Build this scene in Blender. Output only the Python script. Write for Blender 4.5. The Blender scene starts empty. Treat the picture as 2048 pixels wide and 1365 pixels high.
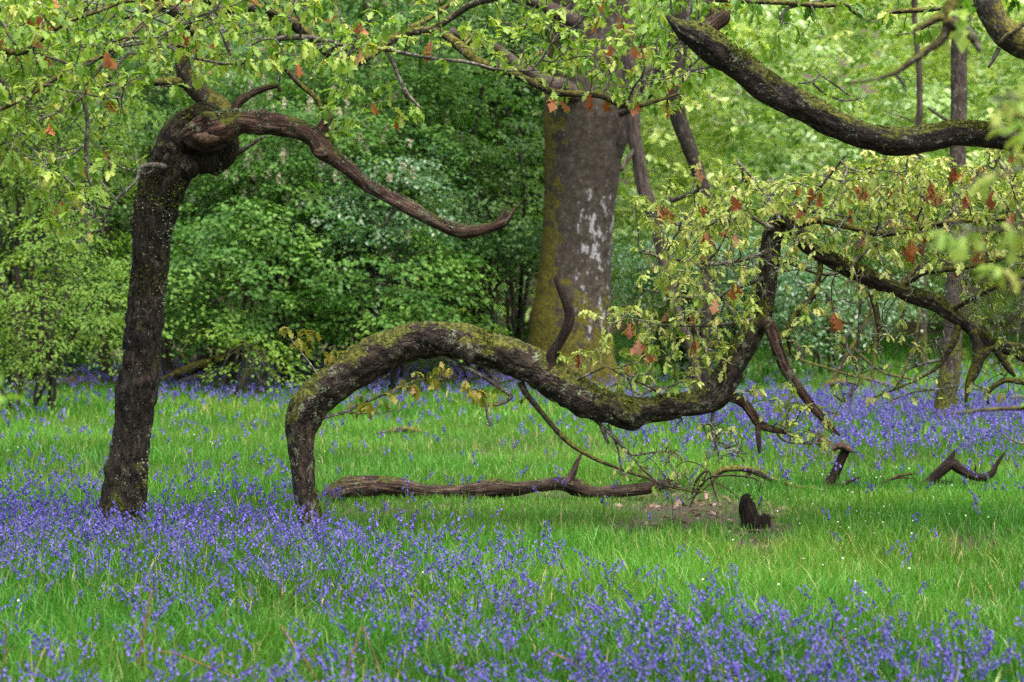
import bpy, math, random
import numpy as np
R = np.random.default_rng(11)
random.seed(5)
SC = bpy.context.scene
COL = SC.collection
# ------------------------------------------------------------------ camera
F = 4500.0; CH = 1.6; HZ = 560.0
PITCH = math.atan((682.5 - HZ) / F)
ca, sa = math.cos(PITCH), math.sin(PITCH)
cam = bpy.data.cameras.new('camera'); camo = bpy.data.objects.new('camera', cam); COL.objects.link(camo)
cam.sensor_width = 36; cam.lens = F / 2048 * 36; cam.clip_end = 2000; cam.clip_start = 0.1
camo.location = (0, 0, CH); camo.rotation_euler = (math.pi / 2 - PITCH, 0, 0)
cam.dof.use_dof = True; cam.dof.focus_distance = 13.9; cam.dof.aperture_fstop = 3.7
SC.camera = camo

def P(px, py, Y):
    u = (px - 1024) / F; v = -(py - 682.5) / F
    d = np.array([u, ca + v * sa, -sa + v * ca])
    return np.array([0, 0, CH]) + d * (Y / d[1])

def proj(x, y, z):
    dz = z - CH
    fw = y * ca - dz * sa; up = y * sa + dz * ca
    return 1024 + F * x / fw, 682.5 - F * up / fw

# ------------------------------------------------------------------ noise
def _h(ix, iy, iz, s):
    n = (ix * 374761393 + iy * 668265263 + iz * 1274126177 + s * 974711) & 0xffffffff
    n = ((n ^ (n >> 13)) * 1274126177) & 0xffffffff
    n = n ^ (n >> 16)
    return (n & 0xffff) / 65535.0

def noise(p, s=0):
    p = np.asarray(p, float)
    i = np.floor(p).astype(np.int64); f = p - i; f = f * f * (3 - 2 * f)
    r = 0
    for dx in (0, 1):
        for dy in (0, 1):
            for dz in (0, 1):
                w = (f[:, 0] if dx else 1 - f[:, 0]) * (f[:, 1] if dy else 1 - f[:, 1]) * (f[:, 2] if dz else 1 - f[:, 2])
                r = r + w * _h(i[:, 0] + dx, i[:, 1] + dy, i[:, 2] + dz, s)
    return r * 2 - 1

def noise2(x, y, sc, s=0):
    return noise(np.stack([x * sc, y * sc, np.zeros_like(x) + .37], 1), s)

def gz(x, y):
    x = np.asarray(x, float); y = np.asarray(y, float)
    sh = x.shape; x = x.ravel(); y = y.ravel()
    z = .05 * noise2(x, y, .35, 3) + .02 * noise2(x, y, 1.3, 4)
    z = z * np.clip((y - 3) / 5, 0, 1)
    z = z + np.clip(y - 62, 0, None) * .28 + .9 * noise2(x, y, .08, 5) * np.clip((y - 60) / 20, 0, 1)
    return z.reshape(sh)

def gz1(x, y): return float(gz(np.array([x]), np.array([y]))[0])

def nrm(v): return v / np.maximum(np.linalg.norm(v, axis=-1, keepdims=True), 1e-9)

# ------------------------------------------------------------------ mesh builder
class MB:
    def __init__(s): s.V = []; s.F = []; s.bc = []; s.rnd = []; s.n = 0
    def add(s, V, faces, bc=None, rnd=None, mat=0):
        V = np.asarray(V, float); s.V.append(V)
        for f in faces:
            f = np.asarray(f, np.int64)
            if len(f): s.F.append((f + s.n, mat))
        s.bc.append(V if bc is None else bc)
        s.rnd.append(np.zeros(len(V)) if rnd is None else np.broadcast_to(rnd, (len(V),)))
        s.n += len(V); return s
    def mesh(s, name, mats, off=(0, 0, 0), smooth=True):
        V = np.concatenate(s.V) - np.asarray(off)
        me = bpy.data.meshes.new(name)
        lo = np.concatenate([f.ravel() for f, m in s.F])
        ln = np.concatenate([np.full(len(f), f.shape[1]) for f, m in s.F])
        mi = np.concatenate([np.full(len(f), m) for f, m in s.F])
        st = np.concatenate([[0], np.cumsum(ln)[:-1]])
        me.vertices.add(len(V)); me.vertices.foreach_set('co', V.astype(np.float32).ravel())
        me.loops.add(len(lo)); me.loops.foreach_set('vertex_index', lo.astype(np.int32))
        me.polygons.add(len(ln)); me.polygons.foreach_set('loop_start', st.astype(np.int32))
        me.polygons.foreach_set('loop_total', ln.astype(np.int32))
        me.polygons.foreach_set('material_index', mi.astype(np.int32))
        me.polygons.foreach_set('use_smooth', np.full(len(ln), smooth))
        a = me.attributes.new('bc', 'FLOAT_VECTOR', 'POINT'); a.data.foreach_set('vector', np.concatenate(s.bc).astype(np.float32).ravel())
        a = me.attributes.new('rnd', 'FLOAT', 'POINT'); a.data.foreach_set('value', np.concatenate(s.rnd).astype(np.float32))
        for m in (mats if isinstance(mats, (list, tuple)) else [mats]): me.materials.append(m)
        me.update(calc_edges=True); me.validate()
        return me

BASE = {}
def tag(o, label=None, cat=None, group=None, kind=None):
    if label: o['label'] = label
    if cat: o['category'] = cat
    if group: o['group'] = group
    if kind: o['kind'] = kind
    return o
def thing(name, label, cat, loc, group=None):
    o = bpy.data.objects.new(name, None); o.empty_display_size = .2; COL.objects.link(o)
    o.location = tuple(float(c) for c in loc); BASE[o.name] = np.array(loc, float)
    return tag(o, label, cat, group)
def part(name, mb, mats, parent=None, smooth=True, loc=None, label=None):
    off = BASE[parent.name] if parent is not None else (np.array(loc, float) if loc is not None else np.zeros(3))
    o = bpy.data.objects.new(name, mb.mesh(name, mats, off, smooth)); COL.objects.link(o)
    if parent is not None: o.parent = parent
    elif loc is not None: o.location = tuple(float(c) for c in loc)
    BASE[o.name] = off
    if label: o['label'] = label
    return o

# ------------------------------------------------------------------ tubes
def frames(pts):
    t = np.gradient(pts, axis=0); t = nrm(t)
    n = np.empty_like(t); ref = np.array([0.03, 1., 0.02])
    a = ref - t[0] * (ref @ t[0])
    if np.linalg.norm(a) < .1: a = np.cross(t[0], [1, 0, 0])
    n[0] = a / np.linalg.norm(a)
    for i in range(1, len(t)):
        a = n[i - 1] - t[i] * (n[i - 1] @ t[i]); n[i] = a / max(np.linalg.norm(a), 1e-9)
    return t, n, np.cross(t, n)
def smooth_path(pts, rad, spacing, sharp=0.):
    pts = np.asarray(pts, float); rad = np.asarray(rad, float)
    A = np.concatenate([pts, rad[:, None]], 1)
    if sharp:                      # angular growth: keep the bends tight by cutting each corner close
        B = [A[0]]
        for i in range(1, len(A) - 1): B += [A[i] + (A[i - 1] - A[i]) * .22, A[i] + (A[i + 1] - A[i]) * .22]
        A = np.array(B + [A[-1]])
    E = np.concatenate([[2 * A[0] - A[1]], A, [2 * A[-1] - A[-2]]])
    out = []
    for i in range(len(A) - 1):
        p0, p1, p2, p3 = E[i:i + 4]
        k = max(1, int(np.ceil(np.linalg.norm(p2[:3] - p1[:3]) / spacing)))
        u = (np.arange(k) / k)[:, None]
        out.append(.5 * (2 * p1 + (p2 - p0) * u + (2 * p0 - 5 * p1 + 4 * p2 - p3) * u ** 2 + (3 * p1 - p0 - 3 * p2 + p3) * u ** 3))
    out.append(A[-1:])
    o = np.concatenate(out)
    return o[:, :3], np.maximum(o[:, 3], .0004)
def tube(mb, pts, rad, seg=10, spacing=.03, amp=.06, fr=4., ridge=0., rfr=18., wob=0., seed=0, mat=0, rnd=0., jag=0., sharp=0.):
    p, r = smooth_path(pts, rad, spacing, sharp)
    if wob and len(p) > 3:
        q = p * 3.1
        p = p + np.stack([noise(q, seed + 51), noise(q, seed + 52), noise(q, seed + 53)], 1) * wob
    n = len(p); t, a, b = frames(p)
    th = np.linspace(0, 2 * np.pi, seg, endpoint=False)
    s = np.concatenate([[0], np.cumsum(np.linalg.norm(np.diff(p, axis=0), axis=1))])
    rm = float(np.mean(r))
    C = np.stack([np.tile(np.cos(th) * rm, (n, 1)), np.tile(np.sin(th) * rm, (n, 1)), np.repeat(s[:, None], seg, 1)], 2).reshape(-1, 3)
    C = C + seed * 3.7
    k1 = min(fr / max(rm, .01) * .12, 1.1 / max(rm, .003))
    d = 1 + amp * noise(C * np.array([k1, k1, fr]), seed) + .35 * amp * noise(C * np.array([16, 16, 9.]), seed + 7)
    if ridge:
        rr = noise(C * np.array([rfr, rfr, rfr * .36]), seed + 1)
        d = d - ridge * (.07 * (1 - np.abs(rr)) ** 3 - .035 * noise(C * np.array([55, 55, 16.]), seed + 2))
    d = d.reshape(n, seg)
    if jag:
        m = max(2, int(.12 / spacing)); k = min(m, n // 2)
        pass
    V = p[:, None, :] + (r[:, None] * d)[:, :, None] * (np.cos(th)[None, :, None] * a[:, None, :] + np.sin(th)[None, :, None] * b[:, None, :])
    if jag:
        V[-1] += t[-1] * (jag * noise(np.stack([np.cos(th) * 2.2, np.sin(th) * 2.2, th * 0 + seed], 1), seed)[:, None])
    V = V.reshape(-1, 3)
    i = np.arange(n - 1)[:, None] * seg; j = np.arange(seg)[None, :]; j2 = (j + 1) % seg
    Q = np.stack([i + j, i + j2, i + seg + j2, i + seg + j], 2).reshape(-1, 4)
    V = np.concatenate([V, p[:1], p[-1:] - t[-1:] * (jag * .6)])
    C = np.concatenate([C, C[:1], C[-1:]])
    jj = np.arange(seg); T1 = np.stack([jj * 0 + n * seg, (jj + 1) % seg, jj], 1)
    l = (n - 1) * seg; T2 = np.stack([jj * 0 + n * seg + 1, l + jj, l + (jj + 1) % seg], 1)
    mb.add(V, [Q, T1, T2], bc=C, rnd=rnd, mat=mat)
    return p, r
def pl(lst, Y):
    """list of (px, py, width_px[, depth offset]) -> points, radii"""
    pts = []; rad = []
    for q in lst:
        y = Y + (q[3] if len(q) > 3 else 0)
        pts.append(P(q[0], q[1], y)); rad.append(q[2] * y / F / 2)
    return np.array(pts), np.array(rad)
# ------------------------------------------------------------------ leaves
def leaf_template(st, hw, fold=.15, curl=.25):
    V = []; Q = []; T = []
    for t, h in zip(st, hw):
        z = -curl * t * t
        V += [(-h, t, z + fold * h), (0, t, z), (h, t, z + fold * h)]
    n = len(st)
    for i in range(n - 1):
        a = 3 * i
        Q += [(a, a + 1, a + 4, a + 3), (a + 1, a + 2, a + 5, a + 4)]
    return np.array(V, float), [np.array(Q)]
OAK = leaf_template([0, .12, .26, .35, .5, .58, .76, .84, 1.], [.015, .05, .19, .07, .27, .11, .32, .17, .03], .3, .35)
OAKC = leaf_template([0, .24, .36, .53, .63, .82, 1.], [.02, .18, .07, .28, .11, .28, .03], .5, .75)
OVAL = leaf_template([0, .22, .6, 1.], [.02, .26, .30, .0], .2, .25)
def hexleaf(w=.36, fold=.1, curl=.15):
    V = np.array([(0, 0, 0), (-w, .3, fold), (-w * .8, .68, fold - curl * .4), (0, 1, -curl), (w * .8, .68, fold - curl * .4), (w, .3, fold)], float)
    return V, [np.array([(0, 1, 2, 3), (0, 3, 4, 5)])]
HEX = hexleaf(.38); HEXN = hexleaf(.27, .08, .2)
def place(mb, tpl, pos, dr, up, size, rnd, mat=0):
    Tv, Tf = tpl
    pos = np.asarray(pos, float)
    if len(pos) == 0: return
    dr = nrm(dr); up = nrm(up - dr * np.sum(up * dr, 1, keepdims=True)); sd = np.cross(dr, up)
    size = np.broadcast_to(size, (len(pos),))
    V = pos[:, None] + size[:, None, None] * (Tv[None, :, 0:1] * sd[:, None] + Tv[None, :, 1:2] * dr[:, None] + Tv[None, :, 2:3] * up[:, None])
    k = len(Tv); o = (np.arange(len(pos)) * k)[:, None, None]
    mb.add(V.reshape(-1, 3), [(f[None] + o).reshape(-1, f.shape[1]) for f in Tf], rnd=np.repeat(np.broadcast_to(rnd, (len(pos),)), k), mat=mat)
def rdir(n, g=R):
    return nrm(g.normal(size=(n, 3)))
# ------------------------------------------------------------------ materials
def newmat(name):
    m = bpy.data.materials.new(name); m.use_nodes = True; t = m.node_tree; t.nodes.clear()
    return m, t
def nd(t, typ, ins=None, **kw):
    n = t.nodes.new(typ)
    for k, v in kw.items(): setattr(n, k, v)
    for k, v in (ins or {}).items():
        s = n.inputs[k]
        if isinstance(v, bpy.types.NodeSocket): t.links.new(v, s)
        else: s.default_value = v
    return n
def ramp(t, fac, stops):
    n = nd(t, 'ShaderNodeValToRGB', {0: fac}); e = n.color_ramp.elements
    while len(e) < len(stops): e.new(.5)
    for x, (p, c) in zip(e, stops): x.position = p; x.color = (*c, 1)
    return n.outputs[0]
def mathn(t, op, a, b=0., c=None, clamp=False):
    n = nd(t, 'ShaderNodeMath', {0: a, 1: b}, operation=op, use_clamp=clamp)
    if c is not None:
        if isinstance(c, bpy.types.NodeSocket): t.links.new(c, n.inputs[2])
        else: n.inputs[2].default_value = c
    return n.outputs[0]
def sstep(t, x, a, b):
    n = nd(t, 'ShaderNodeMapRange', {0: x, 1: a, 2: b, 3: 0., 4: 1.}, interpolation_type='SMOOTHSTEP'); return n.outputs[0]
def mixc(t, f, a, b):
    n = nd(t, 'ShaderNodeMix', data_type='RGBA')
    for i, v in ((0, f), (6, a), (7, b)):
        if isinstance(v, bpy.types.NodeSocket): t.links.new(v, n.inputs[i])
        else: n.inputs[i].default_value = v if i == 0 else (*v, 1)
    return n.outputs[2]
def tex(t, vec, scale, detail=3., rough=.6, sc3=None):
    if sc3 is not None:
        vec = nd(t, 'ShaderNodeVectorMath', {0: vec, 1: sc3}, operation='MULTIPLY').outputs[0]
    return nd(t, 'ShaderNodeTexNoise', {'Vector': vec, 'Scale': scale, 'Detail': detail, 'Roughness': rough}).outputs['Fac']
def attr(t, n): return nd(t, 'ShaderNodeAttribute', attribute_name=n)

def leaf_mat(name, stops, trans=.4, tcol=(1.15, 1.2, .6), rough=.45, spec=.35, patch=None):
    m, t = newmat(name)
    c = ramp(t, attr(t, 'rnd').outputs['Fac'], stops)
    if patch:
        pos = nd(t, 'ShaderNodeNewGeometry').outputs['Position']
        f = sstep(t, tex(t, pos, patch[1], 2.), .42, .58)
        c = mixc(t, f, c, nd(t, 'ShaderNodeMix', {6: c, 7: (*patch[0], 1), 0: 1.}, data_type='RGBA', blend_type='MULTIPLY').outputs[2])
    pr = nd(t, 'ShaderNodeBsdfPrincipled', {'Base Color': c, 'Roughness': rough, 'Specular IOR Level': spec})
    tc = nd(t, 'ShaderNodeMix', {0: 1., 6: c, 7: (*tcol, 1)}, data_type='RGBA', blend_type='MULTIPLY').outputs[2]
    tr = nd(t, 'ShaderNodeBsdfTranslucent', {'Color': tc})
    mx = nd(t, 'ShaderNodeMixShader', {0: trans, 1: pr.outputs[0], 2: tr.outputs[0]})
    nd(t, 'ShaderNodeOutputMaterial', {0: mx.outputs[0]})
    return m

def bark_mat(name, cols, sc=(42, 42, 9), moss=0., mosscol=((.03, .038, .006), (.11, .115, .016)), mossup=.8, lichen=.3, lichcol=(.20, .225, .14), bump=.6, rough=.85, base_moss=None, white=None, crack=.85):
    m, t = newmat(name)
    bc = attr(t, 'bc').outputs['Vector']
    geo = nd(t, 'ShaderNodeNewGeometry')
    n1 = tex(t, bc, 1., 4., .65, sc)
    n2 = tex(t, bc, 7., 3.)
    f = mathn(t, 'ADD', mathn(t, 'MULTIPLY', n1, .75), mathn(t, 'MULTIPLY', n2, .25))
    c = ramp(t, f, [(.34, cols[0]), (.5, cols[1]), (.66, cols[2])])
    cr = tex(t, bc, 1., 2., .5, (sc[0] * .9, sc[1] * .9, sc[2] * .7))
    cr = mathn(t, 'SUBTRACT', 1., sstep(t, mathn(t, 'ABSOLUTE', mathn(t, 'SUBTRACT', cr, .5)), .012, .05))
    c = mixc(t, mathn(t, 'MULTIPLY', cr, crack), c, cols[0])
    tn = sstep(t, tex(t, bc, 4.5, 3.), .42, .6)
    c = mixc(t, mathn(t, 'MULTIPLY', tn, .35), c, (cols[2][0] * .55, cols[2][1] * .62, cols[2][2] * .55))
    fine = tex(t, bc, 90., 2.)
    if lichen:
        lf = mathn(t, 'ADD', mathn(t, 'MULTIPLY', tex(t, bc, 16., 4., .7), .7), mathn(t, 'MULTIPLY', fine, .3))
        c = mixc(t, mathn(t, 'MULTIPLY', sstep(t, lf, .60 - .12 * lichen, .68 - .1 * lichen), .85), c, lichcol)
    if white:
        wz = nd(t, 'ShaderNodeSeparateXYZ', {0: geo.outputs['Position']})
        wm = mathn(t, 'MULTIPLY', sstep(t, wz.outputs[2], white[0], white[0] + .5), mathn(t, 'SUBTRACT', 1., sstep(t, wz.outputs[2], white[1] - .6, white[1])))
        wm = mathn(t, 'MULTIPLY', wm, sstep(t, wz.outputs[0], white[2] - .1, white[2] + .25))
        wf = tex(t, bc, 1., 4., .7, (9., 9., 4.5))
        wf2 = mathn(t, 'ADD', wf, mathn(t, 'MULTIPLY', wm, .13))
        c = mixc(t, mathn(t, 'MULTIPLY', sstep(t, wf2, .66, .72), mathn(t, 'MULTIPLY', sstep(t, fine, .38, .5), wm)), c, (.36, .36, .37))
    if moss or base_moss:
        sep = nd(t, 'ShaderNodeSeparateXYZ', {0: geo.outputs['Normal']})
        mf = mathn(t, 'ADD', mathn(t, 'MULTIPLY', sep.outputs[2], .22 * mossup), mathn(t, 'MULTIPLY', tex(t, bc, 6., 4., .65), .9))
        thr = .62 - .2 * moss
        if base_moss:
            pz = nd(t, 'ShaderNodeSeparateXYZ', {0: geo.outputs['Position']})
            mf = mathn(t, 'ADD', mf, mathn(t, 'MULTIPLY', mathn(t, 'SUBTRACT', 1., sstep(t, pz.outputs[2], base_moss[0], base_moss[1])), base_moss[2]))
            if len(base_moss) > 3:
                mf = mathn(t, 'ADD', mf, mathn(t, 'MULTIPLY', sstep(t, mathn(t, 'MULTIPLY', sep.outputs[0], -1.), .1, .9), base_moss[3]))
        mk = sstep(t, mf, thr, thr + .07)
        mc = mixc(t, sstep(t, tex(t, bc, 45., 3.), .4, .62), mosscol[0], mosscol[1])
        c = mixc(t, mk, c, mc)
    h = mathn(t, 'SUBTRACT', mathn(t, 'ADD', n1, mathn(t, 'MULTIPLY', fine, .3)), mathn(t, 'MULTIPLY', cr, .5 * crack))
    bp = nd(t, 'ShaderNodeBump', {'Height': h, 'Strength': bump, 'Distance': .03})
    pr = nd(t, 'ShaderNodeBsdfPrincipled', {'Base Color': c, 'Roughness': rough, 'Specular IOR Level': .25, 'Normal': bp.outputs[0]})
    nd(t, 'ShaderNodeOutputMaterial', {0: pr.outputs[0]})
    return m

M = {}
DK = ((.005, .0035, .0025), (.020, .0145, .0105), (.075, .055, .040))
M['oak_bark'] = bark_mat('oak_bark', DK, moss=.26, lichen=.2, sc=(34, 34, 13), bump=1., base_moss=(.1, .8, .13))
M['arch_bark'] = bark_mat('arch_bark', ((.006, .004, .003), (.028, .019, .0145), (.09, .062, .048)), sc=(30, 30, 14), moss=.55, mossup=1.2, lichen=.6, bump=.8, mosscol=((.035, .04, .007), (.12, .125, .02)))
M['bough_bark'] = bark_mat('bough_bark', ((.005, .0035, .003), (.020, .0135, .011), (.065, .045, .036)), sc=(30, 30, 20), moss=.4, mossup=1.2, lichen=.4, bump=.9)
M['twig'] = bark_mat('twig_bark', ((.014, .010, .008), (.07, .058, .048), (.30, .27, .22)), sc=(60, 60, 30), moss=.1, lichen=.6, bump=.2, lichcol=(.34, .36, .27))
M['mossy_twig'] = bark_mat('mossy_branch', ((.015, .011, .008), (.04, .03, .02), (.09, .07, .05)), sc=(40, 40, 20), moss=1., mossup=.9, lichen=.6, bump=.4, mosscol=((.05, .045, .008), (.15, .14, .025)))
M['dead'] = bark_mat('dead_wood', ((.006, .0035, .003), (.062, .028, .021), (.27, .16, .125)), sc=(75, 75, 6), moss=.25, lichen=.6, bump=1., mossup=1.)
M['log'] = bark_mat('log_wood', ((.005, .003, .0025), (.045, .025, .019), (.25, .16, .125)), sc=(75, 75, 5.), moss=.05, lichen=.3, bump=1.)
M['rot'] = bark_mat('rotten_wood', ((.006, .004, .003), (.022, .014, .010), (.07, .04, .03)), sc=(60, 60, 8), moss=.0, lichen=0, bump=1.)
M['beech'] = bark_mat('beech_bark', ((.017, .013, .009), (.041, .032, .023), (.085, .07, .055)), sc=(13, 13, 11), moss=.02, mossup=.1, lichen=.15, bump=.5, base_moss=(.0, 2.6, .30, .24), crack=.3, white=(.35, 3.3, .80), mosscol=((.04, .036, .005), (.125, .11, .012)))
M['stem'] = bark_mat('stem_bark', ((.022, .015, .012), (.055, .040, .032), (.11, .085, .07)), sc=(25, 25, 8), moss=.2, lichen=.4, bump=.5, base_moss=(.1, 1.5, .30))
M['redstem'] = bark_mat('dead_stem_bark', ((.022, .015, .013), (.085, .06, .05), (.16, .12, .105)), sc=(30, 30, 5), moss=0, lichen=.2, bump=.5)
M['dark'] = bark_mat('shrub_stem', ((.010, .008, .006), (.03, .022, .016), (.06, .05, .04)), sc=(30, 30, 10), moss=.3, lichen=.3, bump=.3)
M['oak_leaf'] = leaf_mat('oak_leaf', [(0, (.09, .22, .02)), (.45, (.22, .38, .04)), (.8, (.38, .49, .08)), (1, (.50, .50, .12))], .42, spec=.5)
M['oak_leaf2'] = leaf_mat('oak_leaf_right', [(0, (.17, .29, .03)), (.4, (.34, .44, .07)), (.8, (.52, .56, .16)), (1, (.56, .46, .16))], .36, spec=.5)
M['bronze'] = leaf_mat('bronze_leaf', [(0, (.16, .22, .02)), (.5, (.26, .26, .03)), (1, (.28, .17, .05))], .4)
M['withered'] = leaf_mat('withered_leaf', [(0, (.28, .09, .03)), (.6, (.48, .18, .07)), (1, (.55, .30, .18))], .35, tcol=(1.2, .9, .6))
M['hazel'] = leaf_mat('hazel_leaf', [(0, (.026, .09, .012)), (.5, (.065, .175, .022)), (1, (.18, .33, .05))], .35, spec=.3, rough=.5)
M['yhazel'] = leaf_mat('bright_leaf', [(0, (.09, .20, .02)), (.5, (.15, .27, .03)), (1, (.22, .33, .05))], .4, spec=.3, rough=.5)
M['bluish'] = leaf_mat('blue_green_leaf', [(0, (.045, .13, .045)), (.5, (.075, .19, .06)), (1, (.16, .29, .11))], .35, spec=1., rough=.3)
M['wood'] = leaf_mat('woodland_leaf_lit', [(0, (.07, .16, .02)), (.4, (.34, .47, .08)), (1, (.76, .82, .36))], .45, spec=1., rough=.33, patch=((.74, .9, 1.15), .25))  # leaf tones lifted so the colour carries the brighter, hazy light
M['wooddark'] = leaf_mat('undergrowth_leaf_shade', [(0, (.025, .085, .014)), (.5, (.05, .145, .022)), (1, (.12, .24, .04))], .35, spec=.5, rough=.4, patch=((1.5, 1.15, .8), .4))  # dark leaf copy for the shaded foliage; shade is in the colour
M['blossom'] = leaf_mat('blossom', [(0, (.45, .42, .26)), (1, (.6, .56, .42))], .3, tcol=(1, 1, .9))
M['grass'] = leaf_mat('grass_blade', [(0, (.03, .15, .012)), (.3, (.075, .25, .02)), (.65, (.115, .335, .033)), (.93, (.215, .435, .06)), (.97, (.42, .40, .16)), (1, (.48, .40, .2))], .35, tcol=(.9, 1.15, .45), rough=.4, spec=.4, patch=((1.15, .93, .9), .45))
M['bell'] = leaf_mat('bluebell_flower', [(0, (.04, .034, .22)), (.5, (.088, .074, .37)), (1, (.23, .17, .57))], .25, tcol=(1.1, 1., 1.1), rough=.5, spec=.3)
M['bellstem'] = leaf_mat('bluebell_stem', [(0, (.09, .15, .03)), (1, (.12, .2, .05))], .15)
M['white'] = leaf_mat('white_petal', [(0, (.75, .75, .7)), (1, (.8, .8, .75))], .3, tcol=(1, 1, 1))
M['fern'] = leaf_mat('fern_leaf', [(0, (.10, .24, .04)), (1, (.20, .34, .08))], .4)
M['litter'] = leaf_mat('dry_leaf', [(0, (.10, .05, .03)), (.5, (.20, .11, .075)), (1, (.34, .23, .18))], .1, tcol=(1, .8, .6))
M['moss'] = leaf_mat('moss', [(0, (.03, .04, .006)), (.6, (.09, .11, .015)), (1, (.22, .23, .045))], .25, tcol=(1, 1, .4), rough=.8, spec=.1)
M['lichen'] = leaf_mat('lichen', [(0, (.10, .13, .07)), (.6, (.22, .26, .165)), (1, (.38, .41, .30))], .15, tcol=(1, 1, .8), rough=.9, spec=.1)
M['bracken'] = bark_mat('bracken_stalk', ((.08, .035, .02), (.19, .085, .05), (.36, .21, .13)), sc=(80, 80, 10), lichen=0, bump=.2)
M['cut'] = bark_mat('cut_wood', ((.02, .012, .008), (.09, .05, .033), (.22, .14, .10)), sc=(40, 40, 40), lichen=0, bump=.6)

def ground_mat():
    m, t = newmat('woodland_soil')
    pos = nd(t, 'ShaderNodeNewGeometry').outputs['Position']
    a = tex(t, pos, 3., 5., .7); b = tex(t, pos, 40., 4., .7); g = tex(t, pos, .6, 3.)
    c = ramp(t, b, [(.3, (.02, .014, .008)), (.5, (.07, .045, .028)), (.7, (.17, .11, .075))])
    c2 = ramp(t, b, [(.3, (.015, .05, .008)), (.55, (.04, .12, .015)), (.75, (.09, .19, .03))])
    c = mixc(t, sstep(t, mathn(t, 'ADD', mathn(t, 'MULTIPLY', a, .6), mathn(t, 'MULTIPLY', g, .4)), .50, .62), c, c2)
    bp = nd(t, 'ShaderNodeBump', {'Height': b, 'Strength': .8, 'Distance': .04})
    pr = nd(t, 'ShaderNodeBsdfPrincipled', {'Base Color': c, 'Roughness': .95, 'Normal': bp.outputs[0]})
    nd(t, 'ShaderNodeOutputMaterial', {0: pr.outputs[0]})
    return m
M['ground'] = ground_mat()

# ------------------------------------------------------------------ ground
def grid(x0, x1, nx, y0, y1, ny, pw=1.):
    xs = np.linspace(x0, x1, nx); ys = y0 + (y1 - y0) * np.linspace(0, 1, ny) ** pw
    X, Y = np.meshgrid(xs, ys); V = np.stack([X, Y, gz(X, Y)], 2).reshape(-1, 3)
    i = (np.arange(ny - 1)[:, None] * nx + np.arange(nx - 1)[None]).reshape(-1)
    return V, [np.stack([i, i + 1, i + nx + 1, i + nx], 1)]
mb = MB(); mb.add(*grid(-130, 130, 260, -12, 260, 340, 1.7))
g = part('ground', mb, M['ground']); tag(g, 'woodland floor of grass and dark leaf soil rising to a bank', 'ground', kind='structure')

# ------------------------------------------------------------------ fringe (moss, lichen bits)
def fringe(mb, pts, rad, n, upmin=.2, size=(.008, .02), seed=0, clump=4., thr=.0, rndshift=0., tpl=None, fade=None):
    """little tufts growing out of the upper side of a limb"""
    g = np.random.default_rng(seed)
    s = np.concatenate([[0], np.cumsum(np.linalg.norm(np.diff(pts, axis=0), axis=1))])
    u = g.uniform(0, s[-1], n * 3)
    p = np.stack([np.interp(u, s, pts[:, k]) for k in range(3)], 1); r = np.interp(u, s, rad)
    tt = nrm(np.gradient(pts, axis=0)); t = nrm(np.stack([np.interp(u, s, tt[:, k]) for k in range(3)], 1))
    d = rdir(len(u), g); d = nrm(d - t * np.sum(d * t, 1, keepdims=True))
    q = p + d * r[:, None]
    ok = (d[:, 2] + .5 * noise(q * clump, seed + 9) > upmin) & (noise(q * clump * 1.3, seed + 3) > thr)
    q = q[ok][:n]; d = d[ok][:n]; r = r[ok][:n]
    k = len(q)
    if not k: return
    dr = nrm(d + .8 * rdir(k, g) + np.array([0, 0, .15]))
    place(mb, tpl or HEX, q - d * .12 * r[:, None], dr, rdir(k, g), g.uniform(size[0], size[1], k), np.clip(g.beta(2, 2, k) + rndshift, 0, 1))

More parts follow.
